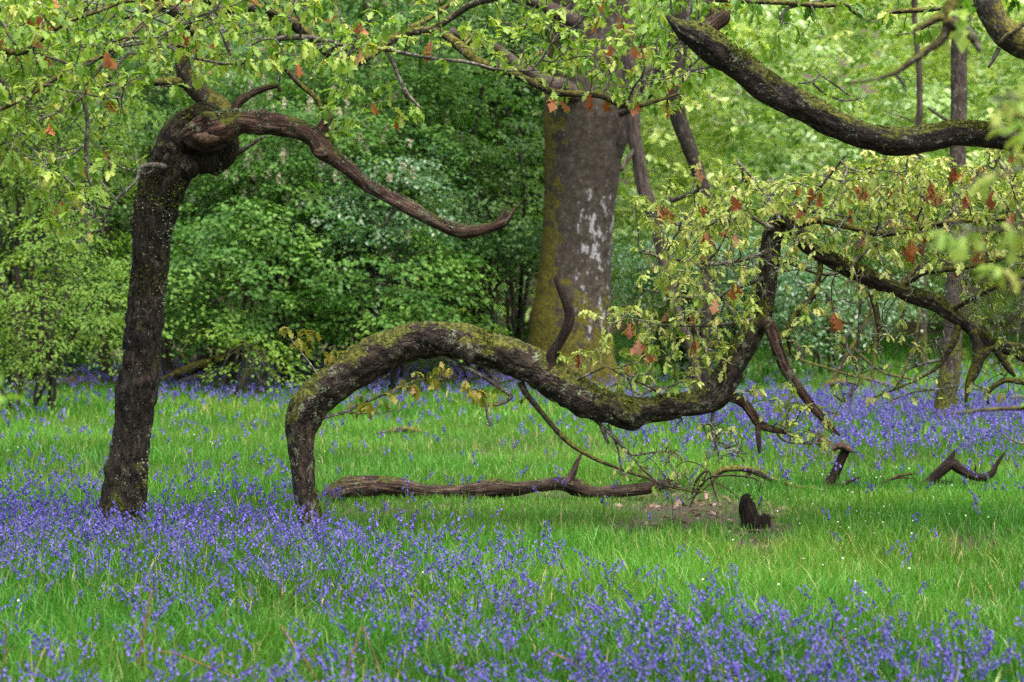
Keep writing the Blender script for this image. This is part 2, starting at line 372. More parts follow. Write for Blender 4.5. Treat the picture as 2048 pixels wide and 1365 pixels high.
# ------------------------------------------------------------------ space colonisation twigs
def colonize(seeds, seed_r, attr_p, di=.9, dk=.09, step=.055, iters=90, jit=.35, grav=-.03, g=None):
    g = g or np.random.default_rng(3)
    N = [s for s in seeds]; par = [-1] * len(seeds); cc = [0] * len(seeds)
    A = attr_p.copy(); 
    D = np.full(len(A), 1e9); I = np.zeros(len(A), int)
    S = np.array(seeds)
    for a in range(0, len(A), 400):
        dd = np.linalg.norm(A[a:a + 400, None] - S[None], axis=2); I[a:a + 400] = dd.argmin(1); D[a:a + 400] = dd.min(1)
    alive = D > dk * .6
    for it in range(iters):
        m = alive & (D < di)
        if not m.any(): break
        idx = np.where(m)[0]; NP = np.array(N)
        v = nrm(A[idx] - NP[I[idx]])
        acc = np.zeros((len(N), 3)); np.add.at(acc, I[idx], v)
        grow = np.unique(I[idx]); new = []
        for k in grow:
            if cc[k] >= 3: 
                continue
            d = acc[k]; d = d / max(np.linalg.norm(d), 1e-6) + g.normal(size=3) * jit + np.array([0, 0, grav])
            d /= np.linalg.norm(d)
            if par[k] >= 0:
                pd = N[k] - N[par[k]]; pd /= max(np.linalg.norm(pd), 1e-6); d = d + .45 * pd; d /= np.linalg.norm(d)
            cc[k] += 1; N.append(N[k] + d * step * g.uniform(.8, 1.2)); par.append(int(k)); cc.append(0); new.append(len(N) - 1)
        if not new: break
        NN = np.array([N[k] for k in new]); ia = np.where(alive)[0]
        dd = np.linalg.norm(A[ia][:, None] - NN[None], axis=2); j = dd.argmin(1); dm = dd.min(1)
        b = dm < D[ia]; D[ia[b]] = dm[b]; I[ia[b]] = np.array(new)[j[b]]
        alive &= D > dk
        # saturated nodes give their attractors up
        sat = np.array(cc)[I] >= 3
        alive &= ~(sat & (g.random(len(A)) < .3))
    N = np.array(N); par = np.array(par); n = len(N); ns = len(seeds)
    rp = np.zeros(n); kids = [[] for _ in range(n)]
    for k in range(n - 1, ns - 1, -1):
        if rp[k] == 0: rp[k] = .0025 ** 2.4
        rp[par[k]] += rp[k]; kids[par[k]].append(k)
    r = rp ** (1 / 2.4)
    return N, par, kids, np.minimum(r, .02), ns

def twigs_mesh(mb, tree, seed_r, seed=0):
    N, par, kids, r, ns = tree
    stack = []
    for s in range(ns):
        for k in kids[s]: stack.append((s, k))
    while stack:
        a, k = stack.pop(); ch = [a, k]
        while kids[k]:
            ks = sorted(kids[k], key=lambda q: -r[q])
            for q in ks[1:]: stack.append((k, q))
            k = ks[0]; ch.append(k)
        p = N[ch]; rr = np.array([r[q] for q in ch]); rr[0] = min(rr[0] if a >= ns else rr[1] * 1.15, seed_r[a] if a < ns else 9)
        rr[0] = max(rr[0], rr[1]); 
        if len(p) > 2: p[1:-1] = .5 * p[1:-1] + .25 * (p[:-2] + p[2:])
        tube_fast(mb, p, rr, 5 if rr[0] > .006 else 4, seed)
def tube_fast(mb, p, r, seg, seed=0, rnd=0.):
    n = len(p); t, a, b = frames(p); th = np.linspace(0, 2 * np.pi, seg, endpoint=False)
    V = (p[:, None] + r[:, None, None] * (np.cos(th)[None, :, None] * a[:, None] + np.sin(th)[None, :, None] * b[:, None])).reshape(-1, 3)
    i = np.arange(n - 1)[:, None] * seg; j = np.arange(seg)[None]; j2 = (j + 1) % seg
    Q = np.stack([i + j, i + j2, i + seg + j2, i + seg + j], 2).reshape(-1, 4)
    mb.add(V, [Q], rnd=rnd)

def leaf_clusters(mb, dead, pos, axis, n=(4, 7), size=(.05, .095), droop=.55, tpl=OAK, pdead=.05, g=None, rs=0., lich=None):
    g = g or np.random.default_rng(9)
    k = len(pos)
    if k == 0: return
    cnt = g.integers(n[0], n[1] + 1, k); ii = np.repeat(np.arange(k), cnt); m = len(ii)
    d = nrm(.55 * axis[ii] + .9 * rdir(m, g) * np.array([1, 1, .6]) + np.stack([np.zeros(m), np.zeros(m), -droop * g.uniform(.3, 1.4, m)], 1))
    up = np.array([0, 0, 1.]) + .55 * rdir(m, g) + .25 * axis[ii]
    cs = g.uniform(.75, 1.15, k)[ii] * g.uniform(size[0], size[1], m)
    cr = np.clip(g.beta(2.2, 2.2, k)[ii] + g.normal(0, .12, m) + rs, 0, 1)
    base = pos[ii] - axis[ii] * g.uniform(0, .03, m)[:, None]
    h = g.random(m) < .5
    place(mb, tpl, base[h], d[h], up[h], cs[h], cr[h]); place(mb, OAKC, base[~h], d[~h], up[~h], cs[~h], cr[~h])
    q = np.where(g.random(k) < pdead)[0]
    if len(q) and dead is not None:
        q = np.repeat(q, g.integers(1, 4, len(q)))
        dd = nrm(.5 * rdir(len(q), g) + np.array([0, 0, -1.]))
        place(dead, OAK, pos[q], dd, rdir(len(q), g) + np.array([0, -.5, 0]), g.uniform(.07, .12, len(q)), g.random(len(q)))

def inpoly(px, py, poly):
    c = np.zeros(len(px), bool); n = len(poly)
    for i in range(n):
        x1, y1 = poly[i]; x2, y2 = poly[(i + 1) % n]
        k = ((y1 > py) != (y2 > py)) & (px < (x2 - x1) * (py - y1) / (y2 - y1 + 1e-9) + x1)
        c ^= k
    return c
def region(poly, n, Y0, Y1, g, clump=None):
    poly = np.array(poly, float); lo = poly.min(0); hi = poly.max(0); out = []
    tot = 0
    while tot < n:
        q = g.uniform(lo, hi, (n * 2, 2)); ok = inpoly(q[:, 0], q[:, 1], poly)
        q = q[ok]
        if clump: q = q[noise2(q[:, 0], q[:, 1], 1 / clump, 17) + g.uniform(-.5, .5, len(q)) > -.12]
        out.append(q); tot += len(q)
    q = np.concatenate(out)[:n]; Y = g.uniform(Y0, Y1, n) - (1. if Y0 > 10 else 0.)
    return np.array([P(a, b, y) for (a, b), y in zip(q, Y)])

def crown(root, branches, attractors, seed, leafmat, size=(.05, .095), nleaf=(4, 7), pdead=.05, rs=0., lich=.5, dk=.09, side=.25, tpl=OAK, bmat=None, droop=.4, step=.055, di=.9, bare=None):
    """grow twigs from sampled branch points into the attractor cloud and hang leaves on them"""
    g = np.random.default_rng(seed)
    S = []; SR = []
    for p, r in branches:
        s = np.concatenate([[0], np.cumsum(np.linalg.norm(np.diff(p, axis=0), axis=1))])
        u = np.arange(.05, s[-1], .07)
        S.append(np.stack([np.interp(u, s, p[:, k]) for k in range(3)], 1)); SR.append(np.interp(u, s, r))
    S = np.concatenate(S); SR = np.concatenate(SR)
    if bare is not None: attractors = np.concatenate([attractors, bare])
    tree = colonize(list(S), SR, attractors, di=di, dk=dk, step=step, g=g)
    N, par, kids, r, ns = tree
    print('crown', seed, len(attractors), len(N) - ns, sum(1 for k in range(ns, len(N)) if not kids[k]))
    tw = MB(); twigs_mesh(tw, tree, SR, seed)
    part('twigs', tw, M['twig'], root)
    tips = np.array([k for k in range(ns, len(N)) if not kids[k]])
    sd = np.array([k for k in range(ns, len(N)) if kids[k] and r[k] < .0052 and g.random() < side])
    if bare is not None:
        dn = lambda q: np.array([np.linalg.norm(bare - N[k], axis=1).min() for k in q])
        tips = tips[(dn(tips) > dk * 1.5) | (g.random(len(tips)) < .1)]; sd = sd[(dn(sd) > dk * 1.5) | (g.random(len(sd)) < .08)]
    lf = MB(); dd = MB()
    for kk, nn in ((tips, nleaf), (sd, (1, 3))):
        if len(kk): leaf_clusters(lf, dd, N[kk], nrm(N[kk] - N[par[kk]]), nn, size, droop, tpl, pdead, g, rs)
    fo = part('foliage', lf, leafmat, root)
    if dd.n: part('withered_leaves', dd, M['withered'], root)
    if lich:
        q = np.array([k for k in range(ns, len(N)) if g.random() < lich and r[k] > .0027 and noise(N[k:k + 1] * 2.5, 4)[0] > -.1])
        if len(q):
            q = np.repeat(q, 4); m = len(q); l = MB()
            d = rdir(m, g); w = g.random(m)[:, None]
            place(l, HEX, N[q] * w + N[par[q]] * (1 - w), d, rdir(m, g), g.uniform(.007, .02, m), g.random(m))
            part('lichen', l, M['lichen'], root)
    return tree

# ================================================================== LEFT CROOKED OAK
def one(name, parent, mat, lst, Y, seg=12, spacing=.03, label=None, **kw):
    p, r = pl(lst, Y); m = MB(); pp = tube(m, p, r, seg, spacing, **kw)
    return part(name, m, mat, parent, label=label), pp
YO = 14.0
b0 = P(245, 1074, YO)
oak = thing('oak_tree', 'crooked oak at left with dark trunk, bulging crook and drooping dead limb', 'tree', (b0[0], b0[1], 0))
m = MB()
p, r = pl([(230, 1125, 140), (236, 1085, 118), (242, 1045, 102), (250, 1000, 92), (254, 940, 88), (262, 870, 86), (272, 800, 84), (283, 720, 80), (290, 640, 78), (292, 560, 80), (297, 490, 82), (308, 425, 92), (328, 372, 96), (350, 325, 92), (362, 285, 88), (385, 252, 78), (415, 240, 74, -.02), (443, 262, 64, .02), (446, 300, 62, .03), (430, 330, 46, .03), (424, 346, 22, .02)], YO)
oakp = tube(m, p, r, 48, .012, amp=.12, fr=5, ridge=2.2, wob=.015, rfr=24, seed=3)
tr = part('trunk', m, M['oak_bark'], oak)
# burl lumps
for (lx, ly, lw, dy) in ((345, 300, 78, -.02), (372, 330, 60, -.05), (410, 318, 74, .0), (352, 262, 62, .02), (395, 235, 50, .0), (398, 290, 76, .05)):
    q, rr = pl([(lx - 6, ly - 24, lw * .45, dy), (lx - 3, ly - 12, lw * .85, dy), (lx, ly, lw, dy), (lx + 4, ly + 13, lw * .88, dy), (lx + 8, ly + 28, lw * .4, dy)], YO)
    tube(m, q, rr, 28, .016, amp=.16, fr=6, ridge=.9, rfr=22, seed=int(lx))
tr.data = m.mesh('trunk', M['oak_bark'], BASE[oak.name])
mo = MB(); pp = oakp
fringe(mo, pp[0], pp[1], 2600, -.75, (.006, .016), 21, 5., .25)
fringe(mo, pp[0][:45], pp[1][:45], 1800, -.9, (.007, .02), 27, 6., .0)
fringe(mo, pp[0][-90:], pp[1][-90:], 2600, -.5, (.008, .024), 22, 4., -.1)
part('moss', mo, M['moss'], oak)
lo = MB(); fringe(lo, pp[0], pp[1], 2200, -.9, (.006, .016), 23, 7., .25); fringe(lo, pp[0][-110:], pp[1][-110:], 1600, -.3, (.008, .02), 24, 5., .05)
part('lichen', lo, M['lichen'], oak)
_, dl = one('dead_limb', oak, M['dead'], [(366, 276, 14, -.12), (378, 268, 42, -.15), (398, 260, 60, -.17), (422, 254, 68, -.18), (448, 246, 60, -.19), (482, 239, 48, -.2), (520, 243, 46, -.2), (560, 252, 42, -.2), (600, 262, 44, -.22), (630, 274, 50, -.24), (650, 298, 44, -.25), (676, 318, 34, -.26), (702, 337, 32, -.27), (727, 360, 30, -.28), (755, 382, 28, -.3), (785, 402, 29, -.3), (820, 420, 30, -.32), (860, 437, 30, -.34), (900, 453, 27, -.35), (935, 461, 26, -.36), (972, 455, 25, -.36), (1004, 444, 23, -.36), (1018, 430, 16, -.36)], YO, seg=28, spacing=.010, amp=.36, fr=9, ridge=1.5, rfr=45, seed=8, jag=.05, wob=.015, sharp=1., label='weathered bare dead limb with a splintered end')
for l in ([(630, 280, 30, -.24), (642, 258, 24, -.25), (657, 236, 20, -.26), (662, 230, 17, -.26)], [(655, 304, 20, -.3), (640, 306, 22, -.31), (630, 304, 12, -.31)], [(1005, 444, 14, -.36), (1022, 426, 9, -.36), (1041, 405, 2, -.36)], [(995, 448, 12, -.37), (1008, 424, 8, -.38), (1012, 412, 3, -.38)], [(1000, 450, 12, -.36), (1018, 440, 7, -.36), (1026, 424, 2, -.36)]):
    m = MB(); q, rr = pl(l, YO); tube(m, q, rr, 10, .012, amp=.15, ridge=.6, rfr=40, seed=int(l[0][0]), jag=.02); part('broken_stub' if l[0][0] < 700 else 'splinter', m, M['dead'], oak)
lo = MB(); fringe(lo, dl[0][120:], dl[1][120:], 1500, .0, (.006, .016), 25, 6., .05); fringe(lo, dl[0][:60], dl[1][:60], 500, .5, (.008, .02), 26, 6., -.2)
part('lichen', lo, M['lichen'], oak)
# curl of bare wood under the limb (hollow lip)
m = MB()
for l in ([(382, 270, 8, -.21), (398, 277, 22, -.225), (422, 279, 28, -.23), (446, 272, 20, -.22), (460, 264, 6, -.2)],):
    q, rr = pl(l, YO); tube(m, q, rr, 14, .008, amp=.5, fr=14, ridge=1.2, rfr=60, seed=12, jag=.02)
part('torn_wood', m, M['cut'], oak, label='pale torn wood in the hollow under the limb')
m = MB(); q, rr = pl([(368, 280, 8, -.18), (384, 291, 20, -.19), (412, 297, 20, -.2), (440, 292, 18, -.19), (464, 276, 10, -.15)], YO); tube(m, q, rr, 12, .01, amp=.3, fr=9, ridge=2., rfr=50, seed=18)
part('broken_lip', m, M['rot'], oak)
OB = []
def br(lst, Y=YO, mat='mossy_twig', seg=8, name='branch', root=oak, **kw):
    o, pp = one(name, root, M[mat], lst, Y, seg, kw.pop('spacing', .02), amp=kw.pop('amp', .18), fr=6, wob=kw.pop('wob', .012), sharp=kw.pop('sharp', 1.), seed=int(lst[0][0] + lst[0][1]) % 97, **kw)
    OB.append(pp); return pp
up1 = br([(452, 236, 44, .05), (440, 214, 44, .08), (420, 198, 44, .1), (396, 180, 44, .1), (376, 160, 38, .1), (365, 135, 34, .1), (366, 98, 30, .1), (380, 58, 26, .0), (405, 22, 24, -.2), (430, -30, 20, -.4)], seg=16, ridge=.6)
br([(376, 165, 22, .1), (345, 168, 20, .05), (318, 166, 18, 0), (304, 169, 12, 0)], seg=10, jag=.03)
br([(470, 226, 20, 0), (478, 206, 18, 0), (500, 190, 16, 0), (530, 178, 14, 0), (556, 172, 10, 0), (560, 185, 6, 0)], mat='dead')
br([(300, 20, 22, -.3), (330, 12, 26, -.4), (365, 28, 26, -.4), (400, 36, 24, -.3), (440, 20, 22, -.3), (500, 12, 20, -.3), (560, 30, 22, -.2), (610, 62, 24, -.1), (650, 98, 22, 0), (690, 130, 24, .1), (722, 118, 22, .2), (765, 88, 20, .3), (805, 66, 18, .3), (842, 60, 20, .3), (880, 64, 20, .3), (920, 92, 19, .2), (958, 124, 18, .1), (1008, 142, 17, 0), (1062, 166, 16, -.1), (1112, 186, 15, -.1), (1160, 188, 14, -.1), (1205, 190, 13, -.1), (1245, 212, 12, -.1), (1275, 214, 10, -.1), (1315, 200, 8, -.1), (1365, 184, 5, -.1)], seg=10, name='mossy_bough')
br([(815, 60, 12, .3), (850, 40, 11, .4), (905, 2, 10, .5), (950, -40, 9, .6)])
br([(862, 62, 13, .3), (905, 35, 13, .3), (946, 8, 14, .2), (1000, -5, 16, .1), (1060, -30, 18, 0)])
br([(540, 82, 10, -.5), (600, 76, 13, -.5), (660, 84, 10, -.5), (700, 92, 9, -.5), (750, 96, 8, -.5), (800, 108, 8, -.5), (860, 118, 7, -.5), (920, 122, 7, -.5), (955, 128, 6, -.5), (1005, 141, 4, -.5), (1080, 138, 3, -.5)], mat='twig')
br([(772, 100, 7, -.5), (790, 128, 8, -.5), (800, 155, 8, -.5), (815, 185, 9, -.5), (845, 220, 5, -.5)], mat='twig')
br([(540, 20, 10, -.2), (548, 85, 10, -.2), (562, 120, 12, -.2), (585, 150, 11, -.2), (610, 175, 10, -.2), (635, 195, 10, -.2), (648, 225, 8, -.2), (655, 250, 6, -.2), (668, 285, 5, -.22)])
br([(420, 20, 13, -.3), (446, 60, 13, -.4), (455, 95, 12, -.4), (462, 118, 5, -.4)], mat='twig')
br([(330, 12, 10, -.4), (290, 40, 11, -.7), (240, 85, 11, -1.), (190, 120, 12, -1.2), (120, 150, 11, -1.3), (60, 190, 9, -1.4), (0, 222, 9, -1.5), (-60, 250, 8, -1.5)])
br([(365, 28, 10, -.4), (325, 80, 8, -.6), (280, 108, 8, -.8), (250, 112, 6, -.9), (225, 140, 5, -1)], mat='twig')
br([(240, 85, 8, -1.), (185, 150, 8, -1.1), (166, 190, 9, -1.1), (178, 240, 9, -1.1), (171, 297, 9, -1.1), (175, 342, 7, -1.1), (185, 386, 6, -1.1), (184, 417, 5, -1.1), (199, 462, 3, -1.1)], mat='twig')
br([(171, 290, 6, -1.1), (145, 312, 6, -1.1), (105, 322, 5, -1.2), (62, 320, 4, -1.2)], mat='twig')
br([(166, 195, 7, -1.1), (120, 225, 6, -1.2), (70, 245, 5, -1.3), (10, 260, 4, -1.4), (-40, 270, 4, -1.4)], mat='twig')
br([(-60, 80, 14, -1.2), (0, 100, 14, -1.2), (50, 106, 12, -1.2), (90, 70, 10, -1.2), (140, 40, 9, -1.2), (190, 22, 8, -1.1), (250, 5, 8, -.8), (330, 0, 8, -.5)])
br([(-40, 10, 9, -1.2), (5, 40, 8, -1.2), (30, 90, 7, -1.2), (80, 112, 6, -1.2), (150, 135, 5, -1.2)], mat='twig')
br([(328, 334, 14, -.15), (311, 330, 12, -.25), (284, 331, 10, -.3), (274, 362, 7, -.35), (255, 380, 6, -.4), (236, 394, 6, -.4), (215, 422, 5, -.4), (208, 445, 4, -.4), (203, 470, 3, -.4)], mat='twig', seg=7)
br([(450, 325, 12, .1), (475, 308, 10, .1), (505, 290, 8, .1), (530, 275, 6, .1)], mat='twig')
# crown attractors
g1 = np.random.default_rng(101)
polyL = [(-120, -70), (880, -70), (870, 40), (760, 75), (690, 140), (700, 200), (640, 150), (560, 130), (490, 170), (440, 140), (340, 200), (300, 235), (250, 245), (215, 330), (190, 430), (150, 515), (115, 515), (60, 420), (60, 330), (-120, 330)]
att = [region(polyL, 1100, 13.1, 15.5, g1, 90), region([(-120, -70), (520, -70), (420, 120), (250, 230), (-120, 300)], 420, 13, 15.2, g1, 80),
       region([(640, 200), (720, 160), (860, 240), (840, 270), (780, 230), (700, 270), (655, 300)], 26, 14.3, 14.9, g1),
       region([(770, -70), (1480, -70), (1470, 60), (1400, 160), (1290, 190), (1190, 150), (1130, 170), (1110, 110), (1000, 140), (930, 60), (800, 50)], 420, 14.2, 15.6, g1, 90),
       region([(990, 120), (1180, 60), (1450, 100), (1430, 180), (1330, 240), (1200, 220), (1110, 205)], 150, 14.4, 15.4, g1, 60)]
crown(oak, OB, np.concatenate(att), 31, M['oak_leaf'], size=(.038, .078), nleaf=(4, 8), pdead=.04, lich=.55, side=.4, dk=.066)

# ================================================================== ARCHED OAK
OB = []
YA = 13.7
b0 = P(622, 1085, YA)
arch = thing('arched_oak', 'low mossy oak bent into an arch with an upright dead snag', 'tree', (b0[0], b0[1], 0))
YA = 13.7
m = MB()
p, r = pl([(630, 1125, 76), (628, 1090, 62), (622, 1050, 54), (613, 1000, 48), (607, 945, 48), (602, 890, 52), (604, 850, 66), (618, 815, 74), (645, 785, 76), (685, 755, 82), (732, 722, 86), (782, 697, 82), (832, 682, 78), (880, 678, 74), (930, 686, 70), (980, 698, 70), (1030, 718, 74), (1078, 742, 80), (1120, 768, 80), (1170, 798, 74), (1220, 818, 66), (1265, 826, 66), (1300, 820, 54), (1345, 812, 54), (1395, 802, 56), (1432, 786, 60), (1456, 752, 56), (1476, 712, 52), (1503, 668, 48), (1524, 628, 44, .05), (1532, 580, 42, .1), (1538, 530, 40, .1), (1544, 480, 40, .1), (1556, 448, 38, .1), (1578, 440, 34, .05), (1592, 462, 32, 0), (1612, 490, 30, 0), (1645, 512, 32, 0), (1690, 534, 34, 0), (1740, 556, 35, 0), (1800, 580, 33, 0), (1850, 600, 33, 0), (1900, 626, 30, 0), (1940, 656, 24, 0), (1990, 690, 20, 0), (2060, 722, 16, 0), (2140, 770, 10, 0)], YA)
ap = tube(m, p, r, 44, .012, amp=.13, fr=6, ridge=1.9, rfr=26, seed=5)
# knob under the arch
q, rr = pl([(918, 685, 44, -.08), (930, 700, 40, -.09), (936, 715, 28, -.1), (937, 727, 14, -.1)], YA); tube(m, q, rr, 16, .014, amp=.12, ridge=.5, seed=4)
q, rr = pl([(1225, 832, 40), (1245, 842, 36), (1268, 850, 26), (1285, 846, 10)], YA); tube(m, q, rr, 16, .014, amp=.15, ridge=.7, seed=6)
part('trunk', m, M['arch_bark'], arch)
OB.append(ap)
mo = MB(); n0 = len(ap[0])
fringe(mo, ap[0][:int(n0 * .62)], ap[1][:int(n0 * .62)], 5200, .35, (.007, .02), 41, 3.5, .08)
fringe(mo, ap[0][:int(n0 * .3)], ap[1][:int(n0 * .3)], 900, -.8, (.005, .012), 43, 5., .15)
fringe(mo, ap[0][int(n0 * .6):], ap[1][int(n0 * .6):], 2600, .1, (.007, .018), 44, 5., .0)
part('moss', mo, M['moss'], arch)
lo = MB(); fringe(lo, ap[0], ap[1], 3000, -.5, (.006, .016), 42, 6., .2); part('lichen', lo, M['lichen'], arch)
def ab(lst, **kw): return br(lst, YA, root=arch, **kw)
one('dead_snag', arch, M['rot'], [(1094, 752, 40), (1100, 730, 28), (1106, 706, 24), (1120, 684, 20), (1134, 656, 20), (1139, 628, 20), (1130, 602, 17), (1120, 578, 15), (1110, 556, 8)], YA - .05, 14, .012, amp=.16, ridge=.6, rfr=40, seed=2, jag=.02, label='bare black snag standing up from the arch')
one('broken_branch', arch, M['dead'], [(1528, 640, 26), (1543, 662, 28), (1556, 700, 25), (1574, 742, 24), (1600, 780, 20), (1628, 818, 16), (1652, 845, 13), (1680, 872, 5)], YA - .1, 12, .014, amp=.14, ridge=.8, rfr=40, seed=14, label='reddish stripped branch hanging to a point')
ab([(1440, 790, 28), (1468, 797, 24), (1488, 808, 21), (1503, 828, 19), (1518, 850, 17), (1548, 861, 12), (1580, 867, 6)], mat='dead')
ab([(1516, 850, 12), (1517, 880, 10), (1519, 906, 6)], mat='dead', spacing=.012)
hang = [
 [(1040, 765, 14), (1052, 790, 12), (1072, 812, 11), (1100, 845, 11), (1120, 868, 12), (1150, 895, 9), (1190, 918, 8), (1240, 938, 7), (1290, 955, 6), (1345, 978, 4), (1400, 985, 2)],
 [(1186, 835, 8), (1212, 858, 8), (1240, 885, 8), (1266, 915, 6), (1290, 945, 5), (1345, 985, 3)],
 [(1197, 840, 8), (1208, 868, 9), (1218, 888, 5)],
 [(1215, 850, 5), (1236, 900, 5), (1240, 935, 4), (1262, 965, 3)],
 [(1268, 912, 5), (1300, 908, 4), (1335, 905, 3), (1337, 925, 3), (1325, 935, 2)],
 [(888, 712, 10), (925, 732, 9), (958, 745, 9), (992, 768, 9), (1024, 789, 9), (1014, 800, 8), (992, 808, 8), (975, 806, 7), (974, 830, 6), (983, 850, 6), (970, 845, 3)],
 [(958, 722, 6), (985, 752, 6), (1012, 782, 5)],
 [(778, 745, 6), (762, 760, 4), (745, 775, 3)],
 [(645, 836, 7), (690, 825, 6), (735, 805, 6), (790, 780, 5), (830, 762, 4), (870, 755, 2)],
 [(690, 825, 4), (735, 830, 3), (800, 822, 2)],
 [(640, 755, 6), (610, 715, 4), (580, 680, 3), (575, 655, 2)],
 [(638, 752, 4), (670, 722, 3), (700, 700, 2)],
 [(1122, 866, 6), (1119, 882, 4), (1124, 890, 2)],
 [(1345, 835, 5), (1365, 840, 4), (1352, 850, 3), (1350, 862, 2)],
 [(1428, 815, 8), (1424, 850, 7), (1428, 880, 6), (1436, 905, 4), (1440, 930, 2)],
 [(1424, 850, 5), (1405, 850, 4), (1418, 880, 3), (1470, 905, 3), (1495, 908, 2)],
 [(1430, 880, 4), (1460, 895, 3), (1490, 925, 2)],
 [(1550, 862, 5), (1570, 885, 4), (1620, 890, 3), (1660, 885, 2)],
 [(1642, 508, 12), (1640, 545, 12), (1630, 585, 12), (1608, 615, 12), (1585, 635, 13), (1572, 665, 11), (1580, 705, 6), (1590, 720, 3)],
 [(1655, 590, 6), (1680, 645, 10), (1690, 690, 10), (1705, 715, 8), (1712, 730, 4)],
 [(1722, 570, 9), (1720, 620, 6), (1717, 690, 5), (1722, 770, 3), (1690, 800, 2), (1665, 845, 2)],
 [(1742, 585, 12), (1752, 620, 14), (1756, 655, 10), (1758, 686, 4)],
 [(1918, 645, 14), (1908, 685, 13), (1892, 712, 11), (1876, 735, 9), (1858, 748, 6), (1815, 770, 4), (1765, 790, 4), (1730, 802, 2)],
 [(1895, 716, 7), (1870, 722, 7), (1835, 732, 6), (1815, 740, 3)],
 [(1945, 660, 24), (1958, 690, 25), (1956, 725, 24), (1945, 752, 22), (1936, 772, 14), (1932, 805, 6)],
 [(1950, 740, 20), (1965, 712, 18), (1985, 695, 16), (2020, 690, 14), (2080, 700, 12)],
 [(1990, 692, 16), (2002, 715, 17), (2018, 740, 14), (2030, 755, 5)],
 [(2090, 775, 14), (2040, 765, 12), (2010, 760, 11), (1985, 775, 10), (1972, 790, 8), (1976, 808, 4)],
 [(1920, 770, 4), (1870, 778, 5), (1830, 782, 4), (1780, 800, 3), (1770, 805, 2)],
 [(1915, 740, 4), (1902, 770, 4), (1910, 795, 3), (1945, 822, 2)],
]
for l in hang: ab(l, mat='twig' if l[0][2] < 12 else 'mossy_twig', seg=7, wob=.01)
crownb = [
 [(1590, 455, 16), (1640, 440, 16), (1700, 455, 14), (1760, 470, 12), (1830, 460, 12), (1900, 450, 10), (1990, 440, 8), (2080, 430, 6)],
 [(1545, 460, 12), (1500, 430, 9), (1440, 440, 8), (1380, 455, 6), (1320, 440, 4)],
 [(1540, 500, 10), (1480, 520, 8), (1400, 530, 7), (1330, 520, 5), (1270, 505, 3)],
 [(1530, 560, 10), (1470, 575, 8), (1420, 600, 6), (1340, 590, 5), (1270, 570, 3)],
 [(1520, 640, 10), (1450, 645, 7), (1390, 650, 6), (1310, 650, 4), (1235, 630, 2)],
 [(1560, 445, 9), (1540, 400, 7), (1500, 350, 6), (1470, 320, 4)],
 [(1585, 450, 9), (1620, 400, 8), (1660, 350, 6), (1690, 310, 4)],
 [(1700, 535, 12), (1740, 490, 10), (1780, 440, 8), (1810, 380, 6), (1830, 320, 4)],
 [(1800, 575, 14), (1850, 545, 12), (1885, 540, 14), (1930, 535, 10), (1990, 515, 8), (2060, 510, 6)],
 [(1740, 575, 10), (1790, 575, 12), (1815, 555, 12), (1850, 515, 8), (1860, 490, 5)],
 [(1900, 622, 12), (1950, 590, 10), (2010, 560, 10), (2080, 545, 8)],
 [(1880, 455, 8), (1920, 400, 7), (1960, 350, 6), (2000, 310, 4)],
 [(1600, 425, 8), (1660, 430, 6), (1720, 442, 4), (1760, 470, 3)],
 [(1560, 520, 8), (1620, 540, 7), (1670, 545, 6), (1700, 540, 5)],
 [(1130, 765, 6), (1180, 745, 5), (1210, 735, 3)], [(1260, 810, 6), (1300, 780, 5), (1350, 770, 4), (1400, 730, 3)],
 [(1330, 800, 6), (1290, 770, 5), (1250, 750, 4), (1210, 730, 2)],
]
for i, l in enumerate(crownb): ab([(a, b, c, (.5 if i % 2 else -.4) * k / len(l)) for k, (a, b, c) in enumerate(l)], mat='mossy_twig' if i in (0, 8, 9, 10) else 'twig', seg=7, wob=.02)
g2 = np.random.default_rng(202)
att = [region([(1240, 400), (1330, 370), (1400, 300), (1480, 330), (1560, 370), (1700, 320), (1800, 290), (1900, 320), (2000, 290), (2130, 280), (2130, 640), (1960, 600), (1850, 530), (1700, 500), (1620, 520), (1540, 540), (1500, 640), (1400, 600), (1260, 560), (1330, 500)], 1150, 13.9, 15.7, g2, 110),
       region([(1480, 370), (1700, 330), (1900, 350), (2100, 330), (2130, 560), (1850, 500), (1600, 480)], 560, 13.9, 15.5, g2, 70),
       region([(1180, 620), (1330, 600), (1510, 640), (1440, 760), (1330, 790), (1240, 760)], 200, 14.2, 15.2, g2),
       region([(1090, 700), (1200, 690), (1260, 750), (1300, 790), (1240, 800), (1120, 745)], 34, 14.6, 15.0, g2),
       region([(1550, 560), (1650, 560), (1720, 700), (1640, 730), (1570, 680)], 30, 14.3, 15., g2),
       region([(1800, 620), (1920, 640), (1900, 700), (1800, 730)], 20, 14.3, 15., g2), region([(1960, 620), (2130, 620), (2130, 740), (2000, 720)], 40, 14.3, 15.2, g2),
       region([(1450, 790), (1600, 740), (1680, 850), (1640, 890), (1560, 850)], 50, 14.4, 15., g2)]
bare = np.concatenate([region(po, int(n * 2.2), 14.1, 15.2, g2) for po, n in [([(1230, 880), (1340, 880), (1420, 960), (1330, 990), (1230, 950)], 45), ([(1400, 830), (1470, 850), (1500, 930), (1440, 920), (1410, 890)], 40), ([(1560, 560), (1720, 560), (1800, 640), (1740, 760), (1690, 820), (1640, 740), (1580, 720)], 70),
  ([(1700, 600), (1900, 640), (1920, 800), (1760, 810)], 70), ([(1900, 560), (2130, 560), (2130, 800), (1960, 800)], 130), ([(1380, 480), (2100, 430), (2100, 600), (1400, 620)], 160), ([(1560, 840), (1680, 860), (1660, 890), (1570, 890)], 18)]])
